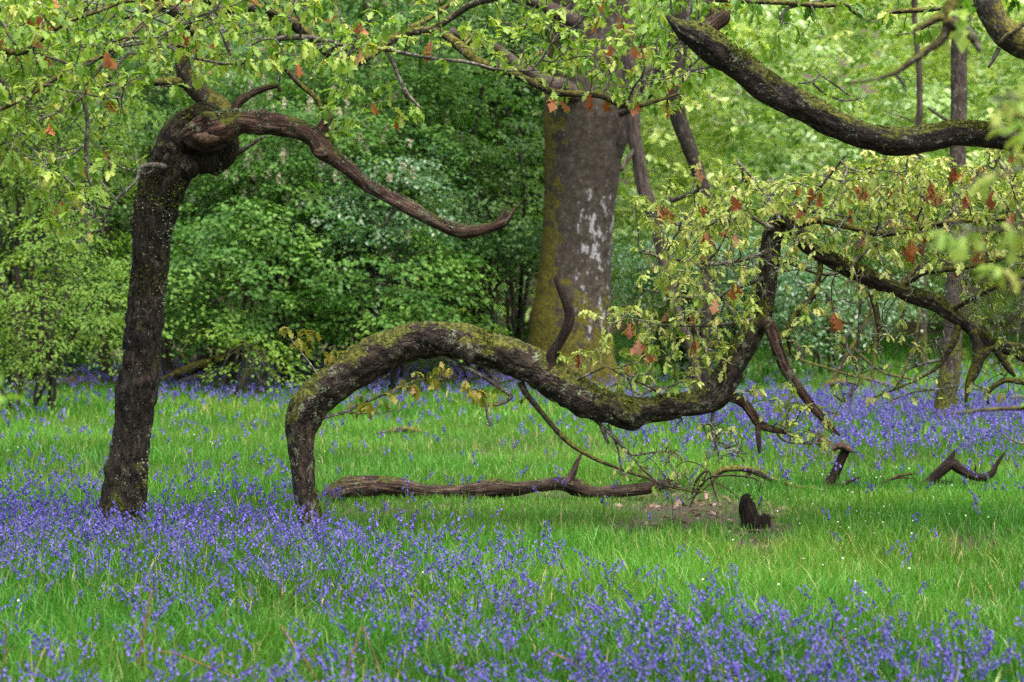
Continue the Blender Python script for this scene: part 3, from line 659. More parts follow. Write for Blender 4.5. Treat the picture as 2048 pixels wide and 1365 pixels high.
crown(arch, OB, np.concatenate(att), 32, M['oak_leaf2'], size=(.03, .058), nleaf=(4, 8), pdead=.038, lich=.5, dk=.05, side=.4, step=.045, tpl=OAKC, droop=.2, bare=bare)
# bronze sprigs under the arch
g3 = np.random.default_rng(203); lf = MB()
att = np.concatenate([region([(840, 735), (890, 725), (905, 760), (830, 780), (780, 770)], 16, 14.4, 14.8, g3), region([(900, 760), (1010, 780), (1060, 800), (960, 810)], 14, 14.4, 14.8, g3), region([(700, 795), (790, 775), (800, 810), (690, 825)], 9, 14.5, 14.8, g3),
   region([(565, 650), (640, 655), (610, 690), (580, 690)], 9, 14.6, 14.8, g3), region([(640, 700), (710, 690), (690, 730)], 7, 14.6, 14.8, g3)])
leaf_clusters(lf, None, att, rdir(len(att), g3), (3, 6), (.04, .075), .5, OAK, 0, g3)
part('young_leaves', lf, M['bronze'], arch, label='bronze tinged young leaves on the sprigs under the arch')

# ================================================================== OAK AT THE RIGHT (trunk outside the frame)
YR = 12.8
b0 = P(2750, 1040, YR)
roak = thing('oak_tree', 'mossy dark bough sweeping down across the upper right from an oak standing beyond the frame', 'tree', (b0[0], b0[1], 0))
OB = []
m = MB(); q, rr = pl([(2760, 1120, 210), (2750, 1040, 180), (2745, 900, 160), (2730, 600, 150), (2700, 300, 145), (2660, 100, 130), (2640, -150, 120), (2600, -500, 90)], YR); tube(m, q, rr, 28, .04, amp=.08, ridge=.9, seed=9)
part('trunk', m, M['bough_bark'], roak)
m = MB(); q, rr = pl([(1335, 30, 9), (1352, 46, 24), (1370, 60, 42), (1386, 68, 54), (1408, 82, 64), (1445, 112, 66), (1500, 150, 64), (1560, 190, 62), (1620, 220, 60), (1680, 250, 58), (1740, 274, 58), (1800, 282, 57), (1860, 274, 54), (1920, 268, 54), (1980, 272, 52), (2040, 285, 52), (2140, 305, 56), (2300, 320, 66), (2500, 330, 80), (2690, 380, 100)], YR)
bp_ = tube(m, q, rr, 36, .013, amp=.13, fr=6, ridge=1.7, wob=.012, rfr=26, seed=15); 
part('bough', m, M['bough_bark'], roak); OB.append(bp_)
mo = MB(); k = int(len(bp_[0]) * .6); fringe(mo, bp_[0][:k], bp_[1][:k], 5000, .45, (.006, .016), 61, 4., .0); fringe(mo, bp_[0][:k], bp_[1][:k], 1500, -.9, (.006, .014), 62, 5., .2); part('moss', mo, M['moss'], roak)
lo = MB(); fringe(lo, bp_[0][:k], bp_[1][:k], 1800, -.4, (.006, .016), 63, 6., .2); part('lichen', lo, M['lichen'], roak)
def rb(lst, **kw): return br(lst, YR, root=roak, **kw)
one('broken_stub', roak, M['dead'], [(1385, 72, 36), (1408, 62, 32), (1432, 44, 34), (1446, 34, 34), (1452, 24, 20)], YR + .1, 14, .014, amp=.18, ridge=.8, rfr=40, seed=5, jag=.04)
rb([(1370, 110, 8), (1366, 80, 8), (1374, 40, 7), (1380, 0, 7), (1380, -40, 7)], mat='twig')
rb([(1430, 0, 12), (1500, 5, 11), (1580, 8, 10), (1640, 12, 12), (1690, 8, 9), (1705, 20, 8), (1725, 38, 4)], seg=8)
rb([(1560, 40, 5), (1570, 15, 6), (1640, 0, 7), (1720, -30, 7)], mat='twig')
rb([(1592, 168, 4), (1620, 165, 4), (1640, 150, 4), (1630, 140, 3)], mat='twig'); rb([(1625, 166, 5), (1650, 190, 5), (1690, 202, 4), (1720, 195, 3)], mat='twig'); rb([(1640, 150, 4), (1665, 168, 4), (1700, 195, 3)], mat='twig')
rb([(1500, 150, 6), (1470, 115, 6), (1440, 130, 6), (1380, 140, 4)], mat='twig')
rb([(1960, -60, 58, -.6), (1972, 10, 56, -.6), (1992, 50, 54, -.6), (2020, 78, 58, -.6), (2070, 95, 62, -.6), (2200, 90, 70, -.5), (2400, 60, 84, -.3), (2660, 60, 100)], seg=24, name='bough', ridge=.8)
rb([(2048, 48, 10, -.7), (2035, 60, 10, -.7), (2010, 75, 9, -.7), (1998, 90, 7, -.7)], mat='mossy_twig')
rb([(2000, 95, 10, -.6), (1990, 115, 8, -.6), (1978, 135, 5, -.6)], mat='twig')
rb([(1772, 27, 8, -.2), (1800, 24, 12, -.2), (1850, 22, 10, -.2), (1920, 15, 9, -.3), (1975, 10, 9, -.5)], mat='mossy_twig')
rb([(1885, 42, 4, -.3), (1915, 22, 5, -.3), (1960, 15, 5, -.5)], mat='twig')
rb([(1790, 70, 3, -.2), (1830, 66, 4, -.2), (1880, 40, 4, -.3)], mat='twig')
g4 = np.random.default_rng(204)
att = [region([(1480, -50), (1730, -50), (1700, 20), (1650, 60), (1600, 80), (1540, 60), (1500, 90), (1470, 90)], 62, 13.4, 14.2, g4),
       region([(1730, 40), (1780, -10), (1930, -40), (1930, 60), (1830, 90), (1780, 80)], 44, 13.2, 13.9, g4),
       region([(1500, 95), (1540, 90), (1530, 60), (1600, 70), (1570, 90)], 10, 13.6, 14., g4), region([(1650, 165), (1740, 190), (1720, 225), (1690, 205)], 8, 13.7, 13.9, g4),
       region([(1980, -40), (2120, -40), (2120, 60), (2020, 20)], 24, 13.2, 13.8, g4)]
crown(roak, OB, np.concatenate(att), 33, M['oak_leaf'], size=(.04, .08), nleaf=(5, 8), pdead=.01, rs=-.22, lich=.4, di=1.1)

# near out-of-focus sprays
def near_spray(label, Y, limbs, polys, seed, mat, size=(.05, .09), lich=.6, rs=-.15):
    global OB
    OB = []
    l0 = limbs[0][0]; b = P(l0[0], l0[1], Y)
    o = thing('oak_branch', label, 'branch', b)
    for l in limbs: br(l, Y, root=o, mat='mossy_twig' if l[0][2] > 18 else 'twig', seg=8)
    g = np.random.default_rng(seed)
    att = np.concatenate([region(po, n, Y - .25, Y + .25, g) for po, n in polys])
    crown(o, OB, att, seed, M[mat], size=size, nleaf=(3, 6), pdead=0, rs=rs, lich=lich, di=1.5, dk=.05, step=.035)
    return o
near_spray('blurred close oak spray with pale leaves reaching in at the right edge', 4.8,
  [[(2420, 300, 30), (2250, 300, 24), (2120, 270, 18), (2040, 230, 12), (1985, 200, 8)], [(2140, 275, 14), (2060, 330, 10), (1985, 360, 7), (1960, 350, 5)], [(2200, 300, 14), (2080, 440, 10), (1960, 470, 7), (1900, 450, 5)], [(2260, 305, 14), (2120, 540, 9), (2020, 580, 6)]],
  [([(1955, 200), (2120, 90), (2120, 300), (1990, 300)], 20), ([(1945, 340), (2110, 300), (2110, 420), (1990, 370)], 8), ([(1870, 430), (1920, 420), (1960, 480), (1890, 520)], 4), ([(2010, 440), (2100, 430), (2100, 600), (2020, 560)], 6)], 71, 'oak_leaf', size=(.03, .052), rs=.1)
near_spray('blurred mossy twig hung with pale lichen crossing the slender grey trunk', 7.2,
  [[(1960, -160, 26), (1925, -60, 24), (1900, 20, 24), (1893, 60, 20), (1880, 85, 17), (1850, 105, 15), (1815, 130, 14), (1790, 150, 9), (1740, 165, 6), (1690, 172, 4)], [(1895, 40, 24), (1925, 60, 26), (1955, 85, 12)], [(1890, 30, 20), (1860, 45, 16), (1830, 60, 9)], [(1905, 30, 18), (1945, 70, 18), (1960, 100, 9)], [(1792, 148, 10), (1812, 170, 8), (1818, 190, 4)]],
  [([(1880, 0), (1930, -20), (1950, 40), (1890, 60)], 4)], 72, 'oak_leaf', lich=1.)
near_spray('blurred close green oak leaves poking in at the left edge', 5.6,
  [[(-300, 690, 18), (-150, 710, 12), (-40, 730, 8), (5, 745, 5)]], [([(-60, 715), (28, 740), (20, 790), (-40, 780)], 7)], 73, 'oak_leaf', rs=-.35, lich=.2)
near_spray('blurred grey twig with lichen tufts low at the right edge', 7.5,
  [[(2400, 640, 22), (2200, 760, 16), (2100, 815, 12), (2020, 822, 9), (1950, 826, 6), (1900, 830, 3)], [(2100, 815, 8), (2040, 790, 7), (2020, 795, 5)]], [([(2080, 760), (2140, 700), (2140, 800)], 4)], 74, 'oak_leaf', lich=1.)

# ================================================================== BEECH AND STEMS BEHIND
YB = 33.0
b0 = P(1150, 775, YB)
beech = thing('beech_tree', 'massive pale-blotched beech trunk with mossy foot behind the arch', 'tree', (b0[0], b0[1], 0))
m = MB(); q, rr = pl([(1138, 812, 225), (1138, 785, 196), (1141, 740, 182), (1142, 690, 172), (1144, 640, 162), (1147, 590, 153), (1151, 530, 144), (1155, 470, 141), (1160, 400, 143), (1165, 330, 152), (1169, 270, 162), (1173, 215, 172), (1172, 160, 160), (1170, 90, 152), (1168, 0, 150), (1160, -150, 150), (1140, -500, 130), (1120, -900, 90)], YB)
tube(m, q, rr, 56, .05, amp=.05, fr=1.5, ridge=.25, rfr=12, seed=2)
for (fx, s) in ((1075, -1), (1215, 1), (1140, 0)):
    q, rr = pl([(1141 + s * 45, 690, 60, -.1), (1141 + s * 62, 740, 62, -.2 if s else -.45), (fx, 790, 60, -.25 if s else -.6), (fx + s * 25, 830, 40, -.3 if s else -.7)], YB); tube(m, q, rr, 16, .05, amp=.1, seed=3)
q, rr = pl([(1212, 330, 50, -.1), (1228, 270, 60, -.15), (1238, 215, 60, -.15), (1232, 165, 50, -.1)], YB); tube(m, q, rr, 16, .04, amp=.12, seed=4)
part('trunk', m, M['beech'], beech)
m = MB()
for l in ([(1180, 200, 40, -.3), (1060, 150, 28, -1.2), (990, 105, 24, -1.6), (900, 60, 18, -2)], [(1180, 60, 40, -.3), (1080, 10, 26, -.8), (960, -40, 22, -1.1), (880, -60, 16, -1.4)], [(1190, -60, 80, .4), (1300, -130, 60, .4), (1500, -400, 40, .8)], [(1150, -80, 80, 0), (950, -300, 60, -1), (700, -600, 40, -2)], [(1230, 210, 40, -.3), (1300, 155, 36, -.6), (1350, 110, 34, -.9), (1385, 60, 30, -1.2), (1450, -20, 26, -1.5)]):
    q, rr = pl(l, YB); tube(m, q, rr, 12, .06, amp=.1, wob=.05, seed=int(abs(l[1][0])))
part('limb', m, M['redstem'], beech)

def stem_thing(name, label, lst, Y, mat, cat='tree', group=None, extra=(), seg=14):
    b = P(lst[0][0], lst[0][1], Y + (lst[0][3] if len(lst[0]) > 3 else 0))
    o = thing(name, label, cat, (b[0], b[1], max(0., gz1(b[0], b[1]))), group)
    m = MB(); q, rr = pl(lst, Y); tube(m, q, rr, seg, .04, amp=.1, wob=.012, ridge=.3, seed=int(lst[0][0]) % 89)
    part('trunk', m, M[mat], o)
    if extra:
        m = MB()
        for l in extra: q, rr = pl(l, Y); tube(m, q, rr, 7, .05, amp=.12, wob=.03, seed=int(l[0][1]) % 89)
        part('branch', m, M[mat], o)
    return o
stem_thing('dead_tree', 'bare reddish-brown stem leaning beside the beech trunk, tilting down to the right', [(1405, 830, 26), (1385, 705, 22), (1362, 650, 20), (1342, 592, 22), (1326, 520, 24), (1312, 455, 26), (1292, 390, 28), (1277, 325, 28), (1268, 270, 30), (1265, 215, 32), (1258, 120, 32), (1250, 0, 30), (1245, -200, 28)], 29.5, 'redstem', extra=([(1300, 420, 12), (1350, 400, 10, -.5), (1420, 370, 6, -1)], [(1270, 290, 10), (1245, 340, 8, -.3)]))
stem_thing('dead_tree', 'dark curved stem hanging between the beech trunk and the right bough', [(1412, 830, 24), (1414, 700, 22), (1412, 600, 22), (1413, 500, 24), (1414, 450, 25), (1411, 400, 26), (1397, 345, 28), (1377, 292, 30), (1359, 242, 33), (1351, 192, 35), (1352, 130, 38), (1358, 60, 44), (1362, 0, 44), (1360, -200, 40)], 28.5, 'dark', extra=([(1352, 130, 30), (1318, 165, 26, .2), (1285, 195, 20, .3), (1240, 230, 14, .5)],))
stem_thing('slender_tree', 'slender grey tree with green mossy foot among the far bluebells at right', [(1887, 870, 60), (1889, 835, 50), (1892, 800, 46), (1896, 760, 43), (1902, 700, 38), (1907, 620, 35), (1911, 500, 34), (1914, 380, 34), (1916, 260, 34), (1918, 150, 34), (1922, 60, 34), (1926, -60, 34), (1930, -400, 28)], 25.0, 'stem', extra=([(1916, 250, 10), (1890, 235, 8, .3), (1860, 215, 5, .5)],), seg=24)
saps = [(1843, 39, 700, 120, 15, 'thin dark sapling just left of the slender grey tree', 'stem'), 
 (735, 36, 740, 180, 17, 'dark sapling trunk in deep shade under the dead limb tip', 'dark'), (802, 37, 735, 330, 14, 'dark sapling trunk right of the drooping dead limb', 'dark'), (962, 36, 740, 420, 14, 'dark sapling trunk nearest the beech on its left', 'dark'), (1040, 35, 745, 500, 9, 'thin dark double sapling hugging the beech trunk', 'dark'), (212, 34, 755, 380, 20, 'dark trunk in shade just left of the crooked oak', 'dark'), (405, 37, 735, 420, 18, 'dark trunk in shade right of the crooked oak', 'dark'), (90, 38, 730, 200, 22, 'dark trunk in shade near the left edge', 'dark'), (560, 38, 735, 100, 16, 'dark trunk standing behind the blossoming shrub', 'dark'), (1600, 40, 720, 830, 11, 'dark leaning sapling behind the leafy end of the arch', 'dark')]
for i, (px, Y, yb, yt, w, lab, mt) in enumerate(saps):
    g = np.random.default_rng(500 + i); yb = HZ + CH * F / Y + 8; L = [(px + g.normal(0, 5) + k * g.uniform(-3, 3), yb + (yt - 250 - yb) * k / 6, w * (1.25 - .1 * k), g.normal(0, .08)) for k in range(7)]
    stem_thing('sapling', lab, L, Y, mt, 'sapling', 'saplings in the wood behind', extra=([(L[3][0], L[3][1], w * .4), (L[3][0] + 30 * g.choice([-1, 1]), L[3][1] - 50, w * .3, .3), (L[3][0] + 70 * g.choice([-1, 1]), L[3][1] - 90, w * .15, .5)],), seg=9)

# ================================================================== SHRUBS
def sprays(mb, C, H, L, m, g, size, tpl=HEX, droop=.35, rs=0., spread=.5, tilt=.4):
    n = len(C); ii = np.repeat(np.arange(n), m); k = len(ii)
    H = nrm(H); side = nrm(np.cross(H, [0, 0, 1.]))
    t = g.random(k); sg = g.choice([-1., 1.], k); off = g.random(k) ** .8 * spread * (1.05 - t * .75)
    Lk = L[ii]
    pos = C[ii] + H[ii] * (t * Lk)[:, None] + side[ii] * (sg * off * Lk)[:, None]
    pos[:, 2] -= droop * Lk * (t ** 2 + off ** 2 * .8); pos += g.normal(0, .03, (k, 3))
    d = H[ii] * g.uniform(.3, 1, k)[:, None] + side[ii] * (sg * g.uniform(.3, 1.1, k))[:, None] + np.stack([np.zeros(k), np.zeros(k), g.uniform(-.75, .1, k)], 1)
    up = np.array([0, 0, 1.]) + tilt * rdir(k, g) + H[ii] * .3
    place(mb, tpl, pos, d, up, g.uniform(size * .65, size * 1.25, k), np.clip(g.beta(1.6, 1.6, n)[ii] * .7 + g.random(k) * .3 + rs, 0, 1))

def shrub(label, px, Y, w, h, zlo, n, leaf, size, seed, depth=1.2, blossoms=0, m=34, L=(.45, .95), stems=6, droop=.35, tpl=HEX, cat='shrub', lean=0.):
    g = np.random.default_rng(seed)
    X = (px - 1024) / F * Y; z0 = gz1(X, Y)
    o = thing('leafy_shrub', label, cat, (X, Y, z0), 'shrubs at the wood edge')
    # spray origins in a lumpy shell
    q = rdir(n * 5, g); rad = g.uniform(.35, 1., n * 5) ** .7
    q = q * (rad * (1 + .6 * noise(q * 2.6, seed)))[:, None]
    n = int(n * 1.25); q = q[(noise(q * 3.2 + 10, seed + 1) > -.12)][:n]; size = size * .72; m = int(m * 1.35)
    zc = (zlo + h) / 2; hz = (h - zlo) / 2
    C = np.stack([X + lean * (q[:, 2] * .5) + q[:, 0] * w / 2, Y + q[:, 1] * depth, z0 + zc + q[:, 2] * hz], 1)
    H = np.stack([q[:, 0] + g.normal(0, .5, len(q)), q[:, 1] * .7 - .35 + g.normal(0, .5, len(q)), g.normal(0, .12, len(q))], 1)
    lf = MB(); sprays(lf, C, H, g.uniform(L[0], L[1], len(C)), m, g, size, tpl, droop)
    part('foliage', lf, M[leaf], o)
    st = MB(); ends = C[g.choice(len(C), min(len(C), stems * 4), replace=False)]
    for i in range(stems):
        e = ends[i]; b = np.array([X + g.normal(0, .18 * w * .4), Y + g.normal(0, .25), z0 - .1])
        mid = (b + e) / 2 + np.array([g.normal(0, .15), g.normal(0, .15), .2 * h * g.uniform(.2, 1)])
        pp, _ = tube(st, [b, b * .6 + mid * .4, mid, e * .6 + mid * .4, e], np.array([.03, .026, .02, .013, .005]) * (h / 3) ** .5, 6, .12, amp=.1, wob=.04, seed=seed + i)
        for e2 in ends[stems + i * 3: stems + i * 3 + 3]:
            s_ = pp[int(len(pp) * g.uniform(.35, .8))]
            tube(st, [s_, (s_ + e2) / 2 + np.array([0, 0, .12]), e2], [.010, .007, .003], 5, .12, amp=.1, wob=.05, seed=seed + i)
    part('stems', st, M['dark'], o)
    if blossoms:
        bl = MB(); cc = C[g.choice(len(C), blossoms, replace=True)] + g.normal(0, .15, (blossoms, 3)) + np.array([0, -.25, 0])
        kk = 34; t = np.tile(np.linspace(0, 1, kk), blossoms); ii = np.repeat(np.arange(blossoms), kk)
        ln = g.uniform(.10, .16, blossoms)
        pos = cc[ii] + np.stack([g.normal(0, .012, len(ii)), g.normal(0, .012, len(ii)), -t * ln[ii]], 1)
        place(bl, HEX, pos, rdir(len(ii), g), rdir(len(ii), g), .036, g.random(len(ii)))
        part('blossom', bl, M['blossom'], o, label='hanging cream flower spikes')
    return o
SH = [
 ('bright yellow-green shrub with drooping sprays low at the far left', 70, 26.5, 2.3, 2.45, .35, 120, 'yhazel', .075, 0, 1.0, HEXN, 40),
 ('tall lime-leaved shrub rising behind the left end of the oak canopy', 60, 30.5, 2.6, 5.6, 2.4, 210, 'yhazel', .085, 0, 1.1, HEXN, 34),
 ('broad mid-green hazel just right of the crooked oak trunk', 455, 31.0, 2.7, 2.9, .5, 140, 'hazel', .10, 0, 1.1, HEX, 36),
 ('low fresh green hazel sprays trailing over the bluebells beneath the broad hazel', 480, 29.6, 1.5, 1.0, .25, 14, 'yhazel', .085, 0, .6, HEX, 28),
 ('cherry-like shrub with hanging cream blossom below the dead limb', 590, 32.5, 3.0, 4.6, 2.5, 190, 'hazel', .09, 110, 1.1, HEX, 34),
 ('grey-green shrub between the dead limb and the arch', 720, 32.5, 2.4, 3.6, 1.7, 150, 'bluish', .085, 22, 1., HEX, 34),
 ('layered hazel behind the top of the arch', 770, 31.5, 2.2, 2.4, .6, 95, 'hazel', .10, 0, .9, HEX, 36),
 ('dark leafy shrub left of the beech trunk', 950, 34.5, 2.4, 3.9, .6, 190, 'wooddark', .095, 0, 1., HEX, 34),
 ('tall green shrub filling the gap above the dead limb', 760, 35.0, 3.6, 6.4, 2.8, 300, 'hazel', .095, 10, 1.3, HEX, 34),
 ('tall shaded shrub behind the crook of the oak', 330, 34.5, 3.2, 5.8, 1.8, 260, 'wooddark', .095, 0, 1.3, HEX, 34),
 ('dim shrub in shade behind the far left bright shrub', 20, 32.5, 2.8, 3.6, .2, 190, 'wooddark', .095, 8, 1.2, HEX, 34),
 ('small blue-green bush right beside the foot of the beech', 1350, 34.5, 1.7, 2.5, .35, 110, 'bluish', .085, 0, .8, HEX, 34),
 ('blue-green bush behind the leafy sprays of the arch', 1480, 34.0, 2.2, 2.7, .3, 150, 'bluish', .09, 0, 1., HEX, 34),
 ('green bush spreading low under the right bough', 1660, 37.0, 2.4, 2.2, .7, 110, 'bluish', .09, 0, 1., HEX, 30),
 ('tall green shrub squeezed behind the beech on its left', 1030, 37.5, 2.8, 7.0, 2.2, 260, 'hazel', .10, 0, 1.2, HEX, 34),
]
for i, (lab, px, Y, w, h, zl, n, lf, sz, bl, dp, tp, mm) in enumerate(SH):
    shrub(lab, px, Y, w, h, zl, n, lf, sz, 900 + i, dp, bl, mm, tpl=tp)

# far wood: one mass of foliage
g5 = np.random.default_rng(77)
def wood(name, label, mat, n, xr, yr, zf, size, seed, m=26, rs=0.):
    g = np.random.default_rng(seed)
    Y = g.uniform(*yr, n * 3); X = (g.uniform(xr[0], xr[1], n * 3) - 1024) / F * Y
    lo, hi = zf(X, Y); z = lo + (hi - lo) * g.random(n * 3) ** .9
    q = np.stack([X, Y, z], 1); ok = noise(q * np.array([.6, .4, .75]), seed) > (-.05 if seed == 82 else -.2); q = q[ok][:n]
    q[:, 2] += gz(q[:, 0], q[:, 1])
    H = rdir(len(q), g) * np.array([1, 1, .2]) + np.array([0, -.3, 0])
    mb = MB(); sprays(mb, q, H, g.uniform(.5, 1.3, len(q)), m, g, size, HEX, .3, rs, .55, .55)
    o = part(name, mb, M[mat]); tag(o, label, 'woodland', kind='stuff'); return o
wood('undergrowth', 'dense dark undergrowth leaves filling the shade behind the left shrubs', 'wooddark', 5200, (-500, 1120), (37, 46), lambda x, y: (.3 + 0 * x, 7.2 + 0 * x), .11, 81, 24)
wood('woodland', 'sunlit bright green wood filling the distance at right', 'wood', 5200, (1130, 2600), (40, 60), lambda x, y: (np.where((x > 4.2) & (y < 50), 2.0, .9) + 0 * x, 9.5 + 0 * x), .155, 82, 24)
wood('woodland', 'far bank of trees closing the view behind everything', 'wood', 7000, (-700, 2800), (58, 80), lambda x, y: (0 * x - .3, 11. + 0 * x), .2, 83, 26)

# ================================================================== DEAD WOOD ON THE GROUND
def dead_thing(name, label, cat, limbs, Y, mat, pname='trunk', seg=14, extra=None, ridge=.7, jag=.03, amp=.12):
    b = P(limbs[0][0][0], limbs[0][0][1], Y); o = thing(name, label, cat, (b[0], b[1], 0))
    for i, l in enumerate(limbs):
        m = MB(); q, rr = pl(l, Y); tube(m, q, rr, seg if i == 0 else max(7, seg // 2), .015 if Y < 20 else .04, amp=amp, fr=5, ridge=ridge, rfr=36, wob=.006, sharp=1., seed=int(l[0][0]) % 97, jag=jag)
        part(pname if i == 0 else 'branch', m, M[mat], o)
    return o
YL = 16.2
dead_thing('fallen_log', 'long stripped brown log lying in the grass beneath the arch', 'log', [[(646, 1006, 18), (660, 992, 36), (690, 978, 46), (735, 971, 44), (790, 974, 40), (850, 983, 34), (900, 986, 31), (950, 983, 33), (990, 979, 40), (1030, 981, 30), (1080, 973, 26), (1125, 968, 30), (1155, 978, 40), (1185, 987, 28), (1230, 982, 27), (1280, 976, 24), (1325, 966, 18), (1340, 960, 8)], [(1134, 968, 26), (1147, 946, 18), (1155, 925, 11), (1166, 906, 3)], [(1240, 985, 18), (1290, 982, 14), (1335, 972, 10), (1360, 968, 3)], [(1315, 960, 7), (1345, 972, 6), (1380, 984, 5), (1408, 986, 3)]], YL, 'log', seg=26, ridge=1.5, jag=.06, amp=.26)
dead_thing('fallen_branch', 'mossy dark branch humped over the grass right of the log end', 'branch', [[(1420, 972, 8), (1432, 948, 14), (1448, 938, 15), (1478, 936, 13), (1508, 942, 15), (1535, 955, 13), (1565, 968, 10), (1590, 975, 6)], [(1490, 955, 8), (1505, 940, 9), (1520, 945, 6)]], 17.2, 'mossy_twig', seg=12)
dead_thing('fallen_branch', 'thin mossy branch lying flat at the foot of the flat-topped snag', 'branch', [[(1570, 965, 6), (1590, 975, 8), (1625, 980, 10), (1660, 986, 8), (1700, 998, 4)], [(1588, 975, 8), (1592, 995, 6), (1605, 990, 3)]], 16.9, 'mossy_twig', seg=9)
o = dead_thing('snag', 'short curved dead snag with a flat broken cap standing in the grass', 'deadwood', [[(1645, 990, 34), (1660, 965, 22), (1672, 942, 20), (1682, 920, 18), (1690, 903, 20), (1692, 897, 20)], [(1640, 985, 12), (1615, 978, 8), (1590, 972, 5)], [(1660, 978, 12), (1700, 962, 8), (1720, 955, 3)]], 17.0, 'rot', seg=14)
m = MB(); q, rr = pl([(1666, 901, 6), (1674, 894, 12), (1684, 892, 15), (1694, 897, 14), (1706, 904, 7)], 16.95); tube(m, q, rr, 12, .012, amp=.35, fr=8, ridge=.8, seed=3, jag=.02); part('broken_cap', m, M['cut'], o)
dead_thing('fallen_branch', 'forked dark branch with two raised prongs in the grass near the right edge', 'branch', [[(1800, 992, 8), (1832, 976, 13), (1860, 962, 18), (1880, 944, 21), (1903, 926, 24), (1918, 938, 20), (1944, 952, 19), (1968, 956, 17), (1984, 948, 15), (1992, 932, 9), (2001, 918, 7), (2009, 908, 3)], [(1893, 934, 20), (1902, 916, 14), (1909, 904, 5)], [(1968, 956, 14), (1978, 966, 9), (1984, 974, 4)], [(1862, 962, 10), (1898, 966, 8), (1930, 972, 7), (1958, 982, 3)], [(1852, 968, 8), (1836, 985, 6), (1830, 998, 3)], [(1948, 950, 6), (1952, 936, 5), (1950, 928, 2)]], 17.3, 'rot', seg=14)
dead_thing('fallen_branch', 'thin dead stick in the grass left of the forked branch', 'branch', [[(1738, 990, 5), (1758, 970, 5), (1780, 958, 6), (1800, 950, 6), (1830, 946, 4)], [(1782, 958, 5), (1805, 955, 4), (1828, 958, 2)]], 17.2, 'dead', seg=7)
o = dead_thing('tree_stump', 'small rotten black stump in bare leaf litter below the humped branch', 'stump', [[(1508, 1080, 52), (1504, 1050, 42), (1499, 1026, 36), (1496, 1008, 33), (1497, 998, 28), (1502, 994, 16)], [(1520, 1075, 44), (1527, 1048, 32), (1530, 1036, 24), (1530, 1031, 14)]], 14.2, 'rot', seg=26, ridge=2.4, jag=.015, amp=.34)
dead_thing('fallen_branch', 'small mossy orange-brown stick lying in the meadow beneath the arch', 'branch', [[(742, 868, 4), (775, 864, 8), (808, 859, 13), (830, 861, 13), (850, 866, 10), (885, 870, 4)]], 23.0, 'mossy_twig', seg=10)
dead_thing('fallen_log', 'dark mossy log in shade among the bluebells right of the crooked oak', 'log', [[(325, 765, 22), (360, 748, 22), (400, 732, 22), (440, 722, 18), (480, 700, 12)], [(345, 700, 10), (365, 715, 12), (385, 740, 12)], [(420, 728, 12), (445, 705, 10), (500, 690, 6)]], 33.2, 'mossy_twig', seg=12)
dead_thing('fallen_log', 'low mossy branch pile at the back of the far bluebells at right', 'log', [[(1640, 790, 14), (1652, 772, 16), (1672, 764, 16), (1695, 766, 12), (1712, 776, 8)], [(1660, 770, 10), (1680, 735, 9), (1700, 700, 8), (1735, 640, 6), (1750, 580, 4)], [(1745, 790, 8), (1748, 720, 7), (1752, 650, 6), (1720, 560, 4)], [(1790, 790, 8), (1810, 740, 8), (1830, 690, 6), (1840, 620, 4)], [(1600, 720, 4), (1680, 745, 6), (1760, 765, 7), (1810, 782, 6)], [(1700, 690, 5), (1760, 745, 6), (1830, 760, 5)]], 32.0, 'mossy_twig', seg=10)
dead_thing('leaning_branch', 'pale broken stick propped up among the far bluebells right of the hanging stripped branch', 'branch', [[(1695, 835, 9), (1700, 800, 8), (1706, 775, 6), (1712, 762, 3)]], 25.5, 'redstem', seg=8)
dead_thing('bramble', 'dry arching bramble canes springing from the log end', 'bramble', [[(1372, 1045, 3), (1380, 1010, 4), (1400, 975, 4), (1418, 955, 4), (1455, 950, 4), (1500, 953, 4), (1522, 965, 3), (1516, 985, 2)], [(1385, 990, 4), (1392, 962, 5), (1408, 945, 5), (1416, 944, 4), (1400, 975, 4), (1384, 985, 3)], [(1420, 945, 4), (1424, 970, 3), (1436, 1005, 2)], [(1376, 1000, 2), (1400, 985, 3), (1430, 962, 3), (1470, 990, 2), (1485, 1020, 2)], [(1420, 946, 3), (1400, 930, 2), (1372, 922, 2), (1350, 935, 2)]], 15.6, 'log', pname='cane', seg=6, ridge=0, jag=0)
dead_thing('fallen_branch', 'bare dark twig poking into the meadow from the right edge', 'branch', [[(2110, 890, 5), (2060, 888, 5), (2035, 886, 5), (2012, 874, 3), (2003, 868, 2)]], 16.5, 'twig', seg=6, ridge=0, jag=0)

# ================================================================== GROUND COVER
def ground_pts(n, y0, y1, g, mar=1.6):
    Y = np.sqrt(g.uniform(y0 ** 2, y1 ** 2, n)); X = g.uniform(-1, 1, n) * (.2276 * Y + mar); return X, Y
def bump_(x, y, cx, cy, sx, sy): return np.exp(-((x - cx) / sx) ** 2 - ((y - cy) / sy) ** 2)
def bare(X, Y):
    px, py = proj(X, Y, 0)
    b = 1.2 * bump_(px, py, 1420, 1040, 140, 44) + 1.3 * bump_(px, py, 1515, 1080, 70, 46) + .75 * bump_(px, py, 1940, 1100, 60, 28) + .6 * bump_(px, py, 1290, 1018, 70, 20) + .45 * bump_(px, py, 1270, 1090, 110, 40) + .4 * bump_(px, py, 1000, 900, 120, 20) + .35 * bump_(px, py, 1960, 1210, 60, 30)
    b = b * (.85 + .7 * noise2(X, Y, 2.8, 31))
    b = b + .75 * np.clip((Y - 31.5) / 3, 0, 1) * (px < 1080)
    return np.clip(b, 0, 1)
YT = np.array([(-400, 900), (0, 928), (300, 948), (580, 955), (700, 1010), (900, 1056), (1100, 1096), (1400, 1132), (1600, 1170), (1800, 1215), (2048, 1255), (2400, 1310)], float)
